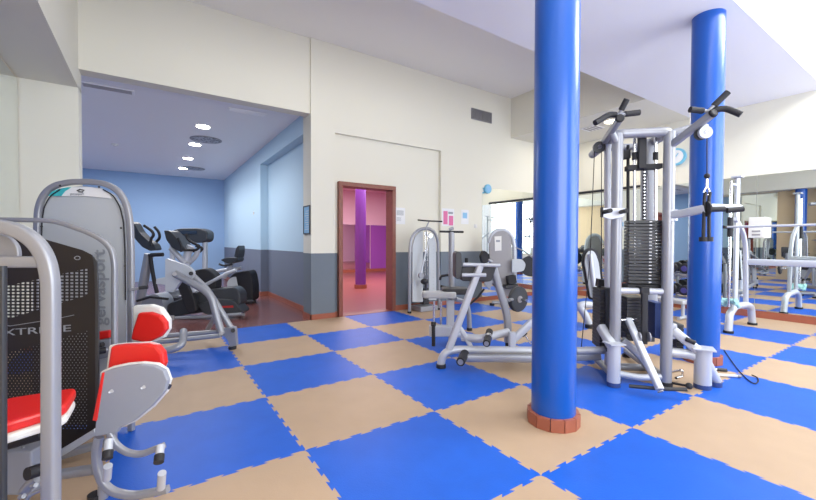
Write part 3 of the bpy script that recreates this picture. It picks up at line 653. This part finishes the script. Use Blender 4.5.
# ------------------------------------------------------------------ T post seat machine in the middle distance
tm = thing('seated_row_machine', 'silver T-topped post machine with grey padded seat and black seat left of the leaning frame', 'exercise machine', (*FZ(447, 345).xy, 0))
dT = fdepth(452, 343)
dtube('post', [(451.5, 232), (451.5, 342)], dT, .038, 'silver', tm)
dtube('top_bar', [(439.5, 231.5), (463.5, 232)], dT-.02, .014, 'dark', tm)
cyl('bar_hub', D(449, 229.5, dT-.02), D(453.5, 228, dT-.02), .02, 'silver', tm)
dtube('side_handle', [(451, 276), (448, 275), (441, 276), (440, 280)], dT+.1, .016, 'dark', tm, .04)
dtube('side_handle', [(440.5, 286), (448, 288)], dT+.1, .016, 'dark', tm)
d5 = fdepth(433, 347)
def padslab(name, pts, z, th, m, par, rad=.06, bevel=.02): return prism(name, rounded([FZ(x, y, z) for x, y in pts], rad), V((0, 0, -th)), m, par, bevel=bevel)
c = D(438, 297.5, d5); o = bmesh.new()
add_prism(o, rounded([c+RGT*x+FWD*y for x, y in ((-.20, -.10), (.22, -.12), (.22, .12), (-.20, .10))], .09), V((0, 0, .075)))
obj('grey_seat', o, 'greyvinyl', tm, bevel=.018)
c = D(455, 293.5, d5+.1); o = bmesh.new()
add_prism(o, rounded([c+RGT*x+FWD*y for x, y in ((-.17, -.14), (.16, -.14), (.16, .14), (-.17, .14))], .08), V((0, 0, .075)))
obj('black_seat', o, 'blackvinyl', tm, bevel=.016)
dtube('seat_tube', [(434, 301.5), (434, 326)], d5, .014, 'chrome', tm); dtube('seat_tube', [(441, 301.5), (441, 326)], d5+.05, .014, 'chrome', tm)
dtube('stop_rod', [(433.5, 324), (433.5, 346)], d5-.08, .022, 'dark', tm)
cyl('stop_collar', D(433.5, 322, d5-.0), D(433.5, 327, d5-.0), .03, 'dark', tm)
dplate('seat_beam', [(429.5, 326.5), (452, 326.5), (452, 337), (429.5, 337)], d5-.03, .12, 'silver2', tm, bevel=.01)
dplate('upright_box', [(447, 300), (454, 300), (454, 328), (447, 328)], d5+.02, .09, 'silver2', tm, bevel=.008)
dtube('lower_beam', [(452, 333), (470, 338)], [d5+.05, d5+.3], .035, 'silver2', tm, sec=(.07, .07))
p = FZ(451, 346); cyl('rubber_foot', p+V((0, 0, .0005)), p+V((0, 0, .04)), .045, 'dark', tm)
dtube('rear_leg', [(466, 300), (469, 312), (469.5, 329)], d5+.9, .035, 'silver', tm, .1)
p = D(469.5, 329, d5+.9)
cyl('rubber_foot', V((p.x, p.y, .0005)), V((p.x, p.y, p.z+.02 if p.z > .02 else .04)), .04, 'dark', tm)
dtube('seat_link', [(455, 299), (466, 302)], [d5+.3, d5+.9], .03, 'silver', tm)

# ------------------------------------------------------------------ leaning A-frame bench with roller pads
ab = thing('leg_curl_machine', 'silver A-frame leg curl machine with black roller pads, left of the foreground column', 'exercise machine', (*FZ(470, 362).xy, 0))
d4 = fdepth(441, 367)
dtube('front_leg', [(449, 349), (459, 322), (480, 266)], d4, .04, 'silver2', ab, sec=(.07, .085), n=18)
dtube('foot_curve', [(440.8, 365), (442, 358), (446, 352), (456, 349.5), (480, 350), (590, 351.5)], [d4, d4, d4, d4, d4, d4-.1], .042, 'silver2', ab, .12)
cyl('rubber_foot', FZ(441, 367.5)+V((0, 0, .0005)), FZ(441, 367.5)+V((0, 0, .035)), .05, 'dark', ab)
dtube('low_bar', [(459, 358), (528, 358.5), (600, 356)], [d4-.12, d4-.15, d4-.2], .036, 'silver', ab, sec=(.06, .075))
roller(ab, D(465, 353.5, d4-.05), D(460.5, 362, d4-.30), .043)
dtube('cross_arm', [(462, 337), (480, 339), (508, 332)], [d4+.05, d4-.03, d4+.15], .042, 'silver2', ab, .06)
roller(ab, D(489.5, 331.5, d4+.05), D(486.5, 343.5, d4-.28), .036)
cyl('roller_sleeve', D(488.5, 336.5, d4-.09), D(488, 338.5, d4-.14), .040, 'chrome', ab)
dtube('brace', [(456, 322), (464, 334), (471, 347)], d4+.02, .032, 'silver2', ab, sec=(.05, .06))
dR = d4+.25
dtube('rear_leg', [(493.5, 267), (498, 285), (504, 304), (507.5, 318), (508, 342)], [dR]*5, .042, 'silver', ab, .1, sec=(.075, .085), n=18)
dtube('rear_stub', [(512, 347), (512, 332)], d4-.02, .04, 'silver2', ab, sec=(.07, .06))
dtube('diagonal_bar', [(512, 341), (532, 322), (552, 305)], d4+.02, .036, 'silver2', ab, sec=(.06, .075))
dtube('seat_support', [(560, 303), (562, 348)], d4, .034, 'silver2', ab, sec=(.06, .06))
dplate('slanted_seat', [(543, 306), (566, 292), (568, 296), (546, 311)], d4-.12, .28, 'blackvinyl', ab, bevel=.012)
dtube('adjuster_rod', [(524, 334), (531, 344)], d4+.05, .008, 'chrome', ab); cyl('adjuster_knob', D(521.5, 335.5, d4+.05), D(526, 332, d4+.05), .024, 'dark', ab)
p = D(509.5, 342, dR); cyl('rubber_foot', V((p.x, p.y, .0005)), V((p.x, p.y, max(.04, p.z+.01))), .045, 'dark', ab)
# top: twin bars and padded roll
dtube('top_bar', [(463, 264.5), (500, 265.5)], d4-.02, .019, 'silver2', ab)
dtube('lower_handle_bar', [(462, 275), (486, 275)], d4-.04, .02, 'silver2', ab)
dplate('thigh_pad', [(461, 266.5), (497, 266), (492, 281), (488, 282), (461, 281)], d4+.04, .16, 'blackvinyl', ab, rad=.03, bevel=.015)
dplate('chest_pad', [(455.5, 253), (458.5, 251), (461.5, 253), (462, 265), (461.5, 277), (458, 279.5), (455.5, 278)], d4-.05, .26, 'blackvinyl', ab, rad=.02, bevel=.015)
cyl('pad_knob', D(466.5, 258, d4+.1), D(466.5, 262.5, d4+.1), .018, 'dark', ab)
dplate('linkage_plate', [(498, 268), (490, 290), (484, 284), (491, 272)], d4+.25, .03, 'silver', ab)
dtube('adjust_lever', [(470, 304), (478, 297), (484, 289)], d4+.3, .012, 'dark', ab)
# weight disc on its peg
dw = d4+.55
c = D(518, 299, dw); ax = (FWD*.8-RGT*.6).normalized()
wp_ = thing('weight_disc', 'round dark weight disc on the peg behind the leg curl machine', 'weight plate', c-V((0, 0, .15)))
ax2 = (-FWD*.85+RGT*.53).normalized()
cyl('disc', c-ax2*.02, c+ax2*.02, .150, 'iron', wp_, n=40, bevel=.006)
cyl('hub', c+ax2*.0205, c+ax2*.035, .04, 'vent', wp_)
cyl('disc_rim', c+ax2*.0201, c+ax2*.026, .138, 'darkgrey', wp_, n=40)
cyl('weight_peg', c+ax2*.0355, c+ax2*.13, .016, 'chrome', ab)
dtube('peg_carrier', [(509, 300), (514, 299)], [dR+.05, dw+.04], .018, 'silver', ab)

# ------------------------------------------------------------------ shrouded machine in front of the north mirror
sm = thing('shrouded_weight_machine', 'grey shrouded weight machine with a white placard standing before the north wall mirror', 'exercise machine', (*FZ(500, 306).xy, 0))
ds = fdepth(500, 305.5)
dplate('shroud', [(489.5, 245), (492, 236), (497, 231.5), (504, 230.5), (509, 234), (511.5, 241), (512, 262), (512, 296), (506, 297), (490, 280)], ds-.05, .06, 'vent', sm, rad=.05)
dtube('arch_frame', [(489, 243), (493, 233), (500, 229.5), (507, 231), (512, 236), (514.5, 247), (514.5, 302.5)], ds, .045, 'silver2', sm, .15)
dplate('placard', [(494.5, 236.5), (501.5, 236), (501.5, 250.5), (495, 251)], ds-.06, .008, 'whiteplastic', sm, bevel=0)
dplate('placard_print', [(496, 240), (500, 240), (500, 242), (496, 242)], ds-.063, .002, 'label', sm, bevel=0)
dplate('cam_arm', [(512, 259), (522, 259), (526, 264), (524, 271), (512, 273)], ds-.15, .05, 'panel', sm, rad=.05)
c = D(530, 266, ds-.02); cyl('cam_disc', c, c-FWD*.06, .21, 'dark', sm, n=36)
dplate('seat_block', [(508, 277), (516, 275), (517, 283), (509, 285)], ds-.3, .2, 'dark', sm, bevel=.01)
dplate('seat_pad', [(505, 286), (518, 284), (519, 288), (506, 289)], ds-.3, .28, 'blackvinyl', sm, bevel=.01)
dtube('seat_post', [(516, 288), (516, 303)], ds-.15, .03, 'silver2', sm)
dtube('lower_frame', [(490, 279), (498, 288), (506, 300), (514, 302)], ds+.03, .04, 'silver', sm, .1)
dtube('foot_bar', [(492, 302.5), (514, 303)], ds, .035, 'silver', sm)
for q in (492, 515): p = FZ(q, 305.5); cyl('rubber_foot', p+V((0, 0, .0005)), p+V((0, 0, .05)), .05, 'dark', sm)
dplate('side_pad', [(480.5, 256), (484, 250), (488, 253), (489, 262), (483, 264)], ds-.2, .2, 'dark', sm, rad=.04, bevel=.01)
dtube('side_arm', [(484, 258), (492, 262)], ds-.1, .03, 'silver', sm)
dtube('long_handle', [(512, 246), (524, 251), (533, 258)], [ds, ds-.1, ds-.3], .014, 'silver', sm)

# ------------------------------------------------------------------ padded machine between column and tower
hm = thing('padded_roller_machine', 'silver machine with tall black edged pad, between the foreground column and the tower', 'exercise machine', (*FZ(590, 327).xy, 0))
dh = fdepth(590, 327)
dplate('pad_edge', [(583, 262), (584, 253), (588, 248.5), (593, 248), (598, 252), (601, 262), (606, 300), (590, 300)], dh+.02, .07, 'dark', hm, rad=.05, bevel=.01)
dplate('pad_face', [(585, 263), (586, 255), (589, 251), (593, 250.5), (596, 254), (599, 263), (603, 298), (591, 298)], dh-.012, .03, 'panel', hm, rad=.04, bevel=.006)
dtube('support_bar', [(590, 254), (596, 300)], dh-.04, .03, 'silver2', hm)
dtube('curved_foot', [(598, 306), (586, 304), (579, 306), (585, 314), (589, 324)], dh, .055, 'silver2', hm, .15)
dtube('rear_foot', [(598, 300), (598, 306), (600, 326)], dh, .05, 'silver2', hm, .1)
cyl('rubber_foot', FZ(589.5, 328)+V((0, 0, .0005)), FZ(589.5, 328)+V((0, 0, .05)), .065, 'dark', hm)

# ------------------------------------------------------------------ dumbbell rack near the east mirror
RX, RY0, RY1 = 7.42, .42, 1.30
rk = thing('dumbbell_rack', 'silver two-tier rack of dumbbells in front of the mirror behind the blue column', 'rack', (RX, (RY0+RY1)/2, 0))
for y in (RY0+.04, RY1-.04):
    tube('upright', [(RX+.20, y, .04), (RX+.20, y, .90)], .03, 'silver', rk); tube('foot', [(RX-.22, y, .035), (RX+.26, y, .035)], .03, 'silver', rk)
DZ = (.84, .44)
for z in DZ:
    for x in (RX-.02, RX+.14): tube('shelf_rail', [(x, RY0, z-.14+(x-RX)*.3), (x, RY1, z-.14+(x-RX)*.3)], .02, 'silver', rk)
    for y in (RY0+.04, RY1-.04): tube('shelf_bracket', [(RX-.05, y, z-.17), (RX+.20, y, z-.11)], .018, 'silver', rk)
k_ = 0
names = ['first', 'second', 'third', 'fourth', 'fifth']
def dumbbell(c, r, label):
    t = thing('dumbbell', label, 'dumbbell', c-V((0, 0, r)), 'dumbbells on the rack by the mirror')
    cyl('handle', c+V((-.06, 0, 0)), c+V((.10, 0, 0)), .014, 'chrome', t, n=12)
    for a, b in ((-.13, -.0605), (.1005, .17)):
        h = cyl('head', c+V((a, 0, 0)), c+V((b, 0, 0)), r, 'dark', t, n=24, bevel=.01)
        if a < 0: cyl('end_plate', c+V((a-.006, 0, 0)), c+V((a-.0005, 0, 0)), r*.55, 'plum', h, n=20)
    return t
for tier, z in enumerate(DZ):
    for k in range(4):
        r = .104-.006*k
        dumbbell(V((RX+.03, RY1-.12-k*.215, z-.108+r)), r, '%s dumbbell from the tower side on the %s tier of the rack' % (names[k], ('upper', 'lower')[tier]))
wr = thing('wall_rail', 'thin dark horizontal rail along the top edge of the right wall mirror, behind the tower', 'rail', (XE-.1, 2.5, 2.46))
tube('rail', [(XE-.09, 1.50, 2.50), (XE-.09, 3.75, 2.50)], .03, 'dark', wr)
for y in (1.7, 2.6, 3.6): tube('rail_bracket', [(XE-.09, y, 2.50), (XE-.001, y, 2.52)], .014, 'dark', wr)
# flat bench in front of the rack
fb = thing('flat_bench', 'flat bench with grey padded top between the tower and the dumbbell rack', 'bench', (6.5, 1.1, 0))
c = OX(670, 300, 6.75); fb.location = (c.x, c.y, 0)
obox('pad', c, V((.08, .30, 0)), V((.12, -.032, 0)), V((0, 0, .035)), 'greyvinyl', fb, bevel=.02)
for s in (-1, 1):
    q = c+V((.055*s, .22*s, 0)); tube('leg', [q+V((0, 0, -.036)), V((q.x, q.y, .035))], .028, 'silver2', fb); tube('foot_bar', [V((q.x-.16, q.y, .03)), V((q.x+.16, q.y, .03))], .028, 'silver2', fb)

# ------------------------------------------------------------------ smith machine at the right
sg = thing('smith_machine', 'tall silver guided barbell frame on arched feet in front of the right wall mirror', 'exercise machine', (6.65, -.27, 0))
YA, YB = -.27, -2.0
def smith_end(Y):
    dy = Y-YA
    def q(x, y): v = OY(x, y, YA); v.y = Y; return v
    fx0, fx1 = 6.12, 7.14
    tube('arched_foot', [V((fx0, Y, .03)), q(729.5, 314), q(735, 306.5), q(747, 304.5), q(751, 307), V((fx1, Y, .03))], .048, 'silver2', sg, .07, n=18)
    pst = q(735, 306)
    tube('main_upright', [V((pst.x, Y, pst.z)), V((pst.x, Y, q(734, 177.5).z))], .05, 'silver2', sg, sec=(.058, .05), n=18)
    top = q(736, 177.5).z; box('upright_cap', (pst.x-.06, Y-.06, top), (pst.x+.06, Y+.06, top+.025), 'silver2', sg, bevel=.004)
    tube('rear_upright', [q(735, 219)+V((0, 0, 0)), q(740, 226), q(744, 236), q(745.8, 250), q(745.8, 305)], .045, 'silver2', sg, .25, sec=(.06, .055), n=18)
    gx = q(729.8, 250).x; tube('guide_rod', [V((gx, Y, q(731, 306).z)), V((gx, Y, q(731, 181).z))], .018, 'chrome', sg)
    for z in (q(731, 184).z, q(731, 304).z): tube('rod_mount', [V((gx, Y, z)), V((pst.x, Y, z))], .02, 'silver2', sg)
    for xx in (fx0, fx1): cyl('rubber_foot', (xx, Y, .0005), (xx, Y, .035), .062, 'dark', sg)
    return q, gx, pst
q, gx, pst = smith_end(YA); smith_end(YB)
zb = q(737, 227.5).z
br = tube('barbell', [V((gx-.03, YA+.42, zb)), V((gx-.03, YB-.3, zb))], .016, 'silver2', sg)
for Y in (YA, YB):
    cyl('bar_carriage', (gx, Y, zb-.14), (gx, Y, zb+.14), .034, 'dark', sg)
    cyl('bar_hook', (gx-.11, Y+.045, zb), (gx+.10, Y+.045, zb), .022, 'dark', sg)
xr = q(746, 262).x
tube('cross_beam', [V((xr, YA-.02, q(750, 261.5).z)), V((xr, YB+.02, q(750, 261.5).z))], .05, 'silver2', sg, sec=(.06, .095), n=18)
tube('top_beam', [V((pst.x, YA, q(736, 184).z)), V((pst.x, YB, q(736, 184).z))], .03, 'silver2', sg) if False else None
cl = q(730, 303)
bm = bmesh.new()
for k in range(9):
    a = k*.75; r = .075+.02*((k*7) % 3)
    add_tube(bm, [cl+V((-.07*math.cos(a), -.09, .05*math.sin(a*1.3))), cl+V((.02*math.cos(a*2), .075*math.sin(a), .03)), cl+V((.07*math.cos(a+1), .09, -.05*math.cos(a)))], .016+.006*(k % 3), None, 8)
o = obj('cleaning_cloth', bm, 'cloth', None, smooth=True)
tag(o, 'pale teal cloth tied round the near foot of the barbell frame', 'cloth')

# second bench press station seen beyond the barbell frame
bp = thing('bench_press_bench', 'bench with black pad lying under the guided barbell close to the mirror', 'bench', (7.2, -1.75, 0))
obox('pad', (7.05, -1.9, .46), V((.55, 0, 0)), V((0, .13, 0)), V((0, 0, .035)), 'blackvinyl', bp, bevel=.02)
for x in (6.65, 7.4): tube('leg', [(x, -1.9, .424), (x, -1.9, .035)], .03, 'silver2', bp); tube('foot_bar', [(x, -2.12, .03), (x, -1.68, .03)], .028, 'silver2', bp)

# ------------------------------------------------------------------ the cable tower
S_ = V((.73, -.683, 0)).normalized(); N_ = V((-S_.y, S_.x, 0)) * 1.0    # along the front, and towards the back
if N_.dot(FWD) < 0: N_ = -N_
P0 = V((2.92, -.56, 0))
def W(x, y, k=0.): return PL(x, y, P0+N_*k, N_)
def wt(name, pts, k, r, m, par, fil=0., sec=None, n=16):
    if isinstance(k, (int, float)): k = [k]*len(pts)
    return tube(name, [W(x, y, q) for (x, y), q in zip(pts, k)], r, m, par, fil, sec, n)
def wplate(name, pts, k, th, m, par, rad=0., bevel=.004):
    q = [W(x, y, k) for x, y in pts]
    if rad: q = rounded(q, rad)
    return prism(name, q, N_*th, m, par, bevel=bevel)
tw = thing('cable_tower', 'tall silver multi-station cable tower with black weight stacks between the two blue columns', 'exercise machine', (3.05, -.45, 0))
L0, R0 = W(615.5, 300), W(667, 300)
L0 = V((L0.x, L0.y, 0)); R0 = V((R0.x, R0.y, 0)); zt = W(667, 132).z; zt = (zt+W(615.5, 134).z)/2
for p in (L0, R0): tube('front_upright', [p+V((0, 0, .03)), p+V((0, 0, zt))], .047, 'silver', tw, n=20)
for p in (L0, R0): cyl('rubber_foot', p+V((0, 0, .0005)), p+V((0, 0, .035)), .055, 'dark', tw)
# top ring
tube('top_ring', [L0+N_*.75+V((0, 0, zt-.02)), L0+N_*.12+V((0, 0, zt)), L0+V((0, 0, zt)), L0+S_*.12+V((0, 0, zt)), R0-S_*.12+V((0, 0, zt)), R0+V((0, 0, zt)), R0+N_*.12+V((0, 0, zt)), R0+N_*.75+V((0, 0, zt-.02))], .042, 'silver', tw, .12)
tube('rear_crossbar', [L0+N_*.45+V((0, 0, zt-.02)), R0+N_*.45+V((0, 0, zt-.02))], .035, 'silver', tw)
# rear mast and uprights
wt('rear_upright', [(607.5, 138), (608, 372)], .22, .034, 'silver2', tw, sec=(.05, .06))
zc = W(607.5, 372, .22)
wt('mast', [(649, 140), (649, 335)], .34, .06, 'silver', tw, sec=(.13, .11), n=18)
wplate('mast_slot', [(639.5, 134), (647, 133), (646.5, 168), (639, 168)], .05, .05, 'dark', tw)
for px in (634.5, 655.5): wt('guide_rod', [(px, 133), (px, 283)], .12, .013, 'chrome', tw)
for px in (634.5, 655.5): p = W(px, 160, .12); cyl('rod_collar', p, p+V((0, 0, .07)), .022, 'dark', tw)
wplate('carriage_plate', [(628, 165), (663, 163), (663, 168), (628, 170)], .08, .09, 'dark', tw)
wt('selector_rod', [(644.5, 168), (644, 221)], .10, .014, 'dark', tw)
bm = bmesh.new()
for k in range(15):
    p = W(644.3, 172+k*3.3, .085); add_cyl(bm, p, p-N_*.006, .006, 8)
obj('selector_holes', bm, 'chrome', tw)
wt('cable_post', [(628, 145), (628, 285)], .22, .014, 'dark', tw); wplate('cable_block', [(624, 150), (631, 149), (631, 158), (624, 159)], .2, .06, 'dark', tw)
# centre weight stack
NP = 19
zs1, zs0 = W(643, 220, .04).z, W(643, 284, .04).z
cs = W(644, 250, .12); cs = V((cs.x, cs.y, 0)); hw = (W(662, 250, .12)-W(626, 250, .12)).length/2
for k in range(NP):
    z = zs0+(zs1-zs0)*k/NP
    obox('weight_plate', cs+V((0, 0, z+(zs1-zs0)/NP/2)), S_*hw, N_*.06, UP*((zs1-zs0)/NP/2-.0022), 'iron', tw, bevel=.003)
bm = bmesh.new()
for k in range(NP):
    z = zs0+(zs1-zs0)*(k+.5)/NP; c = cs+S_*.03-N_*.0615+V((0, 0, z)); add_obox(bm, c, S_*.011, N_*.0012, UP*.0045)
obj('weight_numbers', bm, 'paper', tw)
obox('stack_base', cs+V((0, 0, zs0-.03)), S_*(hw+.01), N_*.07, UP*.022, 'dark', tw, bevel=.004)
# crossbar with pivot block
wt('cross_tube', [(616, 290.5), (667, 291.5)], 0, .028, 'silver2', tw)
wplate('pivot_block', [(641, 287), (650, 287), (650, 295), (641, 295)], -.05, .09, 'dark', tw, bevel=.006)
# front press lever
wt('hinge_strap', [(644.5, 293), (644, 344)], -.04, .02, 'dark', tw, sec=(.055, .03))
for px in (639, 648.5): p = W(px, 337, -.07); cyl('hinge_cheek', p, p+S_*.008, .042, 'silver', tw)
tube('swing_lever', [W(628, 319, .06), W(644, 355, -.16), W(660, 389.5, -.36)], .036, 'silver2', tw, sec=(.058, .05))
cyl('lever_end_cap', W(660.2, 391, -.37), W(660.8, 392, -.375), .024, 'vent', tw)
wt('lever_pin', [(621, 320), (637, 319)], .05, .010, 'chrome', tw)
wt('foot_bar', [(629, 386), (663, 389), (687, 389.5)], [-.22, -.30, -.34], .016, 'darkgrey', tw)
# behind: lower weight stacks
def low_stack(px0, px1, py0, py1, k, n, flip=False):
    a, b = W(px0, py1, k), W(px1, py0, k); c = (a+b)/2; hw_ = (W(px1, 300, k)-W(px0, 300, k)).length/2; h = (b.z-a.z)
    for q in range(n): obox('stack_plate', V((c.x, c.y, a.z+h*(q+.5)/n)), S_*hw_, N_*.12, UP*(h/n/2-.0018), 'iron', tw, bevel=.002)
low_stack(596, 607, 288, 346, .30, 18)
wplate('stack_head', [(599, 279), (606, 280), (605, 288), (598, 287)], .30, .1, 'dark', tw, bevel=.006)
wplate('left_shroud', [(606.5, 288), (612, 288), (612, 352), (606.5, 352)], .13, .28, 'darkgrey', tw)
low_stack(622, 641, 296, 338, .20, 14)
wplate('right_shroud', [(655, 303), (663, 303), (663, 340), (655, 338)], .10, .2, 'navy', tw)
low_stack(670.5, 677, 322, 350, .22, 8)
wplate('rear_panel', [(645, 296), (655, 296), (655, 342), (645, 342)], .36, .05, 'greyshell', tw)
# base
wt('base_front', [(616, 373), (640, 378), (667, 376)], [.03, .02, .0], .03, 'silver2', tw, .1)
zb_ = .06
def G(x, y, z=zb_): v = FZ(x, y, z); return v
tube('base_diagonal', [W(622, 340, .05), W(637, 352, .05), W(652, 372, .12)], .035, 'silver', tw, .08, sec=(.06, .07))
p1, p2 = L0+N_*.26+V((0, 0, zb_)), R0+N_*.26+V((0, 0, zb_))
tube('base_side', [L0+V((0, 0, zb_)), L0+N_*.9+V((0, 0, zb_))], .035, 'silver', tw); tube('base_side', [R0+V((0, 0, zb_)), R0+N_*.9+V((0, 0, zb_))], .035, 'silver', tw)
tube('base_rear', [L0+N_*.3+V((0, 0, zb_)), R0+N_*.3+V((0, 0, zb_))], .035, 'silver', tw)
for p in (L0+N_*.88, R0+N_*.88): cyl('rubber_foot', p+V((0, 0, .0005)), p+V((0, 0, .03)), .05, 'dark', tw)
# front leg posts with slanting arms
def leg_post(px, pyb, pyt, arm, plate, r, rot):
    b = FZ(px, pyb); b.z = 0
    t = b.copy(); 
    v = PL(px, pyt, b, V((FWD.x, FWD.y, 0))); zt_ = v.z
    tube('front_post', [b+V((0, 0, .04)), b+V((0, 0, zt_))], r, 'silver2', tw, n=24)
    cyl('post_foot', b+V((0, 0, .0005)), b+V((0, 0, .0395)), r*1.02, 'navy', tw)
    e = (arm-V((b.x, b.y, 0))); e.z = 0; e = e.normalized(); sd = V((-e.y, e.x, 0))
    obox('post_cap', b+V((0, 0, zt_+.006)), e*(r*1.25), sd*(r*1.3), UP*.006, 'silver2', tw, bevel=.002)
    tube('slant_arm', [b+V((0, 0, zt_-.05)), arm], .034, 'silver2', tw, sec=(.075, .08), n=16)
    return b, zt_
bL, zl = leg_post(613.5, 386, 344, W(601, 327, .10), None, .055, 0)
bR, zr_ = leg_post(702.5, 388, 349, W(673, 330, .06), None, .066, 0)
wplate('arm_bracket', [(670, 326), (677, 324), (679, 338), (671, 340)], .04, .06, 'silver2', tw)
tube('side_leg', [W(667, 352, .05), W(690, 354, .02), W(705, 360, .0), FZ(716, 381, .04)], .043, 'silver2', tw, .15)
p = FZ(715.5, 386); cyl('rubber_foot', p+V((0, 0, .0005)), p+V((0, 0, .04)), .05, 'navy', tw)
cyl('pedal_roller', W(686, 339, -.02), W(695, 343, -.04), .02, 'dark', tw)
# connecting tube to the leg curl machine
wt('station_tube', [(576, 351), (604, 350)], [.02, .06], .036, 'silver', tw)
# small levers by the right foot
tube('floor_lever', [FZ(672, 372, .07), FZ(682, 370, .12), FZ(683, 376, .05), FZ(676, 378, .05)], .012, 'chrome', tw, .03)
tube('floor_rod', [FZ(672, 383, .03), FZ(688, 386, .05)], .010, 'dark', tw); 
bm = bmesh.new(); bmesh.ops.create_uvsphere(bm, u_segments=16, v_segments=10, radius=.028, matrix=Matrix.Translation(FZ(689, 386, .05))); obj('rod_ball', bm, 'dark', tw, smooth=True)

# top arms with pull-up handles
def top_arm(hub, root, pulley, grips, side):
    tube('pull_up_arm', [root, hub], .042, 'silver', tw, sec=(.05, .06), n=18)
    d = (hub-root).normalized(); cyl('arm_cap', hub+d*.0005, hub+d*.03, .034, 'dark', tw, bevel=.008)
    for g in grips:
        pts = [hub-d*.03+V((0, 0, .045))]+g
        o = tube('pull_up_stem', [pts[0], pts[0]+(pts[1]-pts[0])*.35], .014, 'silver', tw)
        s = pts[0]+(pts[1]-pts[0])*.3
        tube('grip', [s]+pts[1:], .024, 'dark', tw, .04)
hubL = W(619.5, 119, -.34); hubR = W(711.5, 114.5, -.36)
rootR = R0+V((0, 0, zt-.13)); rootL = W(603.5, 143, .26)
kL, kR = -.34, -.36
top_arm(hubL, rootL, None, [[W(627, 99, kL-.02)], [W(609, 114.5, kL), W(595, 123, kL-.05)], [W(639.5, 112.5, kL+.05)]], -1)
top_arm(hubR, rootR, None, [[W(728, 92, kR-.02)], [W(690, 109.5, kR)], [W(725, 108, kR), W(741, 114.5, kR-.05)]], 1)
tube('arm_brace', [L0+V((0, 0, zt-.10)), W(612, 133, -.05)], .03, 'silver', tw)
tube('arm_strut', [R0+V((0, 0, zt-.02)), W(700, 126, .02)], .035, 'silver', tw)
# pulleys
p = W(599.5, 147, .2); cyl('pulley', p, p+N_*.03, .055, 'darkgrey', tw, n=28); cyl('pulley_hub', p-N_*.012, p-N_*.0005, .02, 'chrome', tw)
p = W(704, 133, -.26); wplate('pulley_bracket', [(702, 123), (709, 124), (709, 133), (702, 133)], -.25, .02, 'silver2', tw, rad=.01)
cyl('pulley', p-N_*.03, p, .050, 'silver2', tw, n=28); cyl('pulley_bolt', p-N_*.038, p-N_*.0305, .014, 'chrome', tw); cyl('pulley_rear_cheek', W(700, 134.5, -.22)-N_*.02, W(700, 134.5, -.22), .050, 'darkgrey', tw, n=28)
wt('cable', [(707, 136), (707, 174)], -.27, .004, 'dark', tw, n=8)
wt('cable', [(594.5, 150), (592.5, 200), (590, 260), (586, 300), (581, 350)], .22, .004, 'dark', tw, n=8)
wt('cable', [(601.5, 150), (601.5, 279)], .26, .004, 'dark', tw, n=8)
# dip arms
wt('dip_arm', [(668, 215.5), (685, 213), (706, 208.5)], [0, -.12, -.27], .03, 'silver2', tw, sec=(.05, .07))
cyl('dip_bracket', W(671, 210, 0), W(671, 221, 0), .052, 'silver2', tw)
a = W(706.5, 208.5, -.275); cyl('dip_disc', W(706.2, 209, -.28), W(707.8, 209, -.28), .062, 'dark', tw)
wt('dip_crossbar', [(707, 207), (740, 208)], [-.26, -.22], .028, 'silver2', tw)
for pts in ([(708.5, 209.5), (724.5, 209)], [(727, 210.5), (743, 209)]): wt('dip_grip', pts, -.31, .022, 'dark', tw)
wplate('dip_plate', [(602.5, 208), (626, 208), (624, 217), (611, 219.5), (602.5, 217)], -.07, .03, 'silver2', tw, rad=.01)
for px in (604.5, 621): wt('dip_grip', [(px, 212), (px+6, 210.5)], [-.08, -.26], .019, 'dark', tw)
wplate('dip_edge', [(601.5, 207), (603.5, 207), (603.5, 217), (601.5, 217)], -.1, .04, 'dark', tw)

# rope handle hanging from the right cable
rp = thing('rope_handle', 'black rope handle with carabiner hanging from the right arm of the cable tower', 'rope handle', W(706, 240, -.27))
kk = -.27
p = W(707, 176, kk); bm = bmesh.new(); bmesh.ops.create_uvsphere(bm, u_segments=14, v_segments=10, radius=.022, matrix=Matrix.Translation(p)); obj('stop_ball', bm, 'dark', rp, smooth=True)
wt('swivel', [(707, 179), (706.8, 186)], kk, .008, 'chrome', rp, n=8)
wt('carabiner', [(706.8, 186), (704, 191), (704.8, 195), (708.6, 195), (709.4, 191), (706.8, 186)], kk, .006, 'chrome', rp, .01, n=8)
for x0, x1 in ((704.5, 703.2), (709, 709)):
    o = wt('rope', [(x0+.9, 192), (x0, 199), (x1, 238)], kk, .0125, 'dark', rp, n=10)
    cyl('rope_end', W(x1, 237, kk), W(x1, 241.5, kk), .03, 'dark', o)
# loose cable and bar attachment on the floor
o = tube('loose_cable', [FZ(724, 350, .008), FZ(733, 363, .008), FZ(741, 373, .008), FZ(748, 380, .008), FZ(755, 384.5, .008), FZ(759, 381, .008), FZ(757, 377, .008), FZ(752, 375, .008)], .005, 'dark', None, .2)
tag(o, 'thin black cable looping over the blue and tan mats right of the tower', 'cable')
t = thing('straight_bar_attachment', 'short chrome bar with dark grip lying on the mats beside the rear column', 'bar attachment', FZ(724, 369))
tube('bar', [FZ(706, 372, .02), FZ(716, 369.5, .02)], .012, 'chrome', t); tube('grip', [FZ(717, 369.2, .02), FZ(727, 370.2, .02)], .016, 'darkgrey', t)
t = thing('long_bar_attachment', 'long white bar lying on the mats right of the tower', 'bar attachment', FZ(722, 376))
tube('bar', [FZ(712, 374.5, .018), FZ(737, 376, .018)], .013, 'whiteplastic', t); tube('end_grip', [FZ(737.5, 376, .018), FZ(741, 376.3, .018)], .015, 'vent', t)
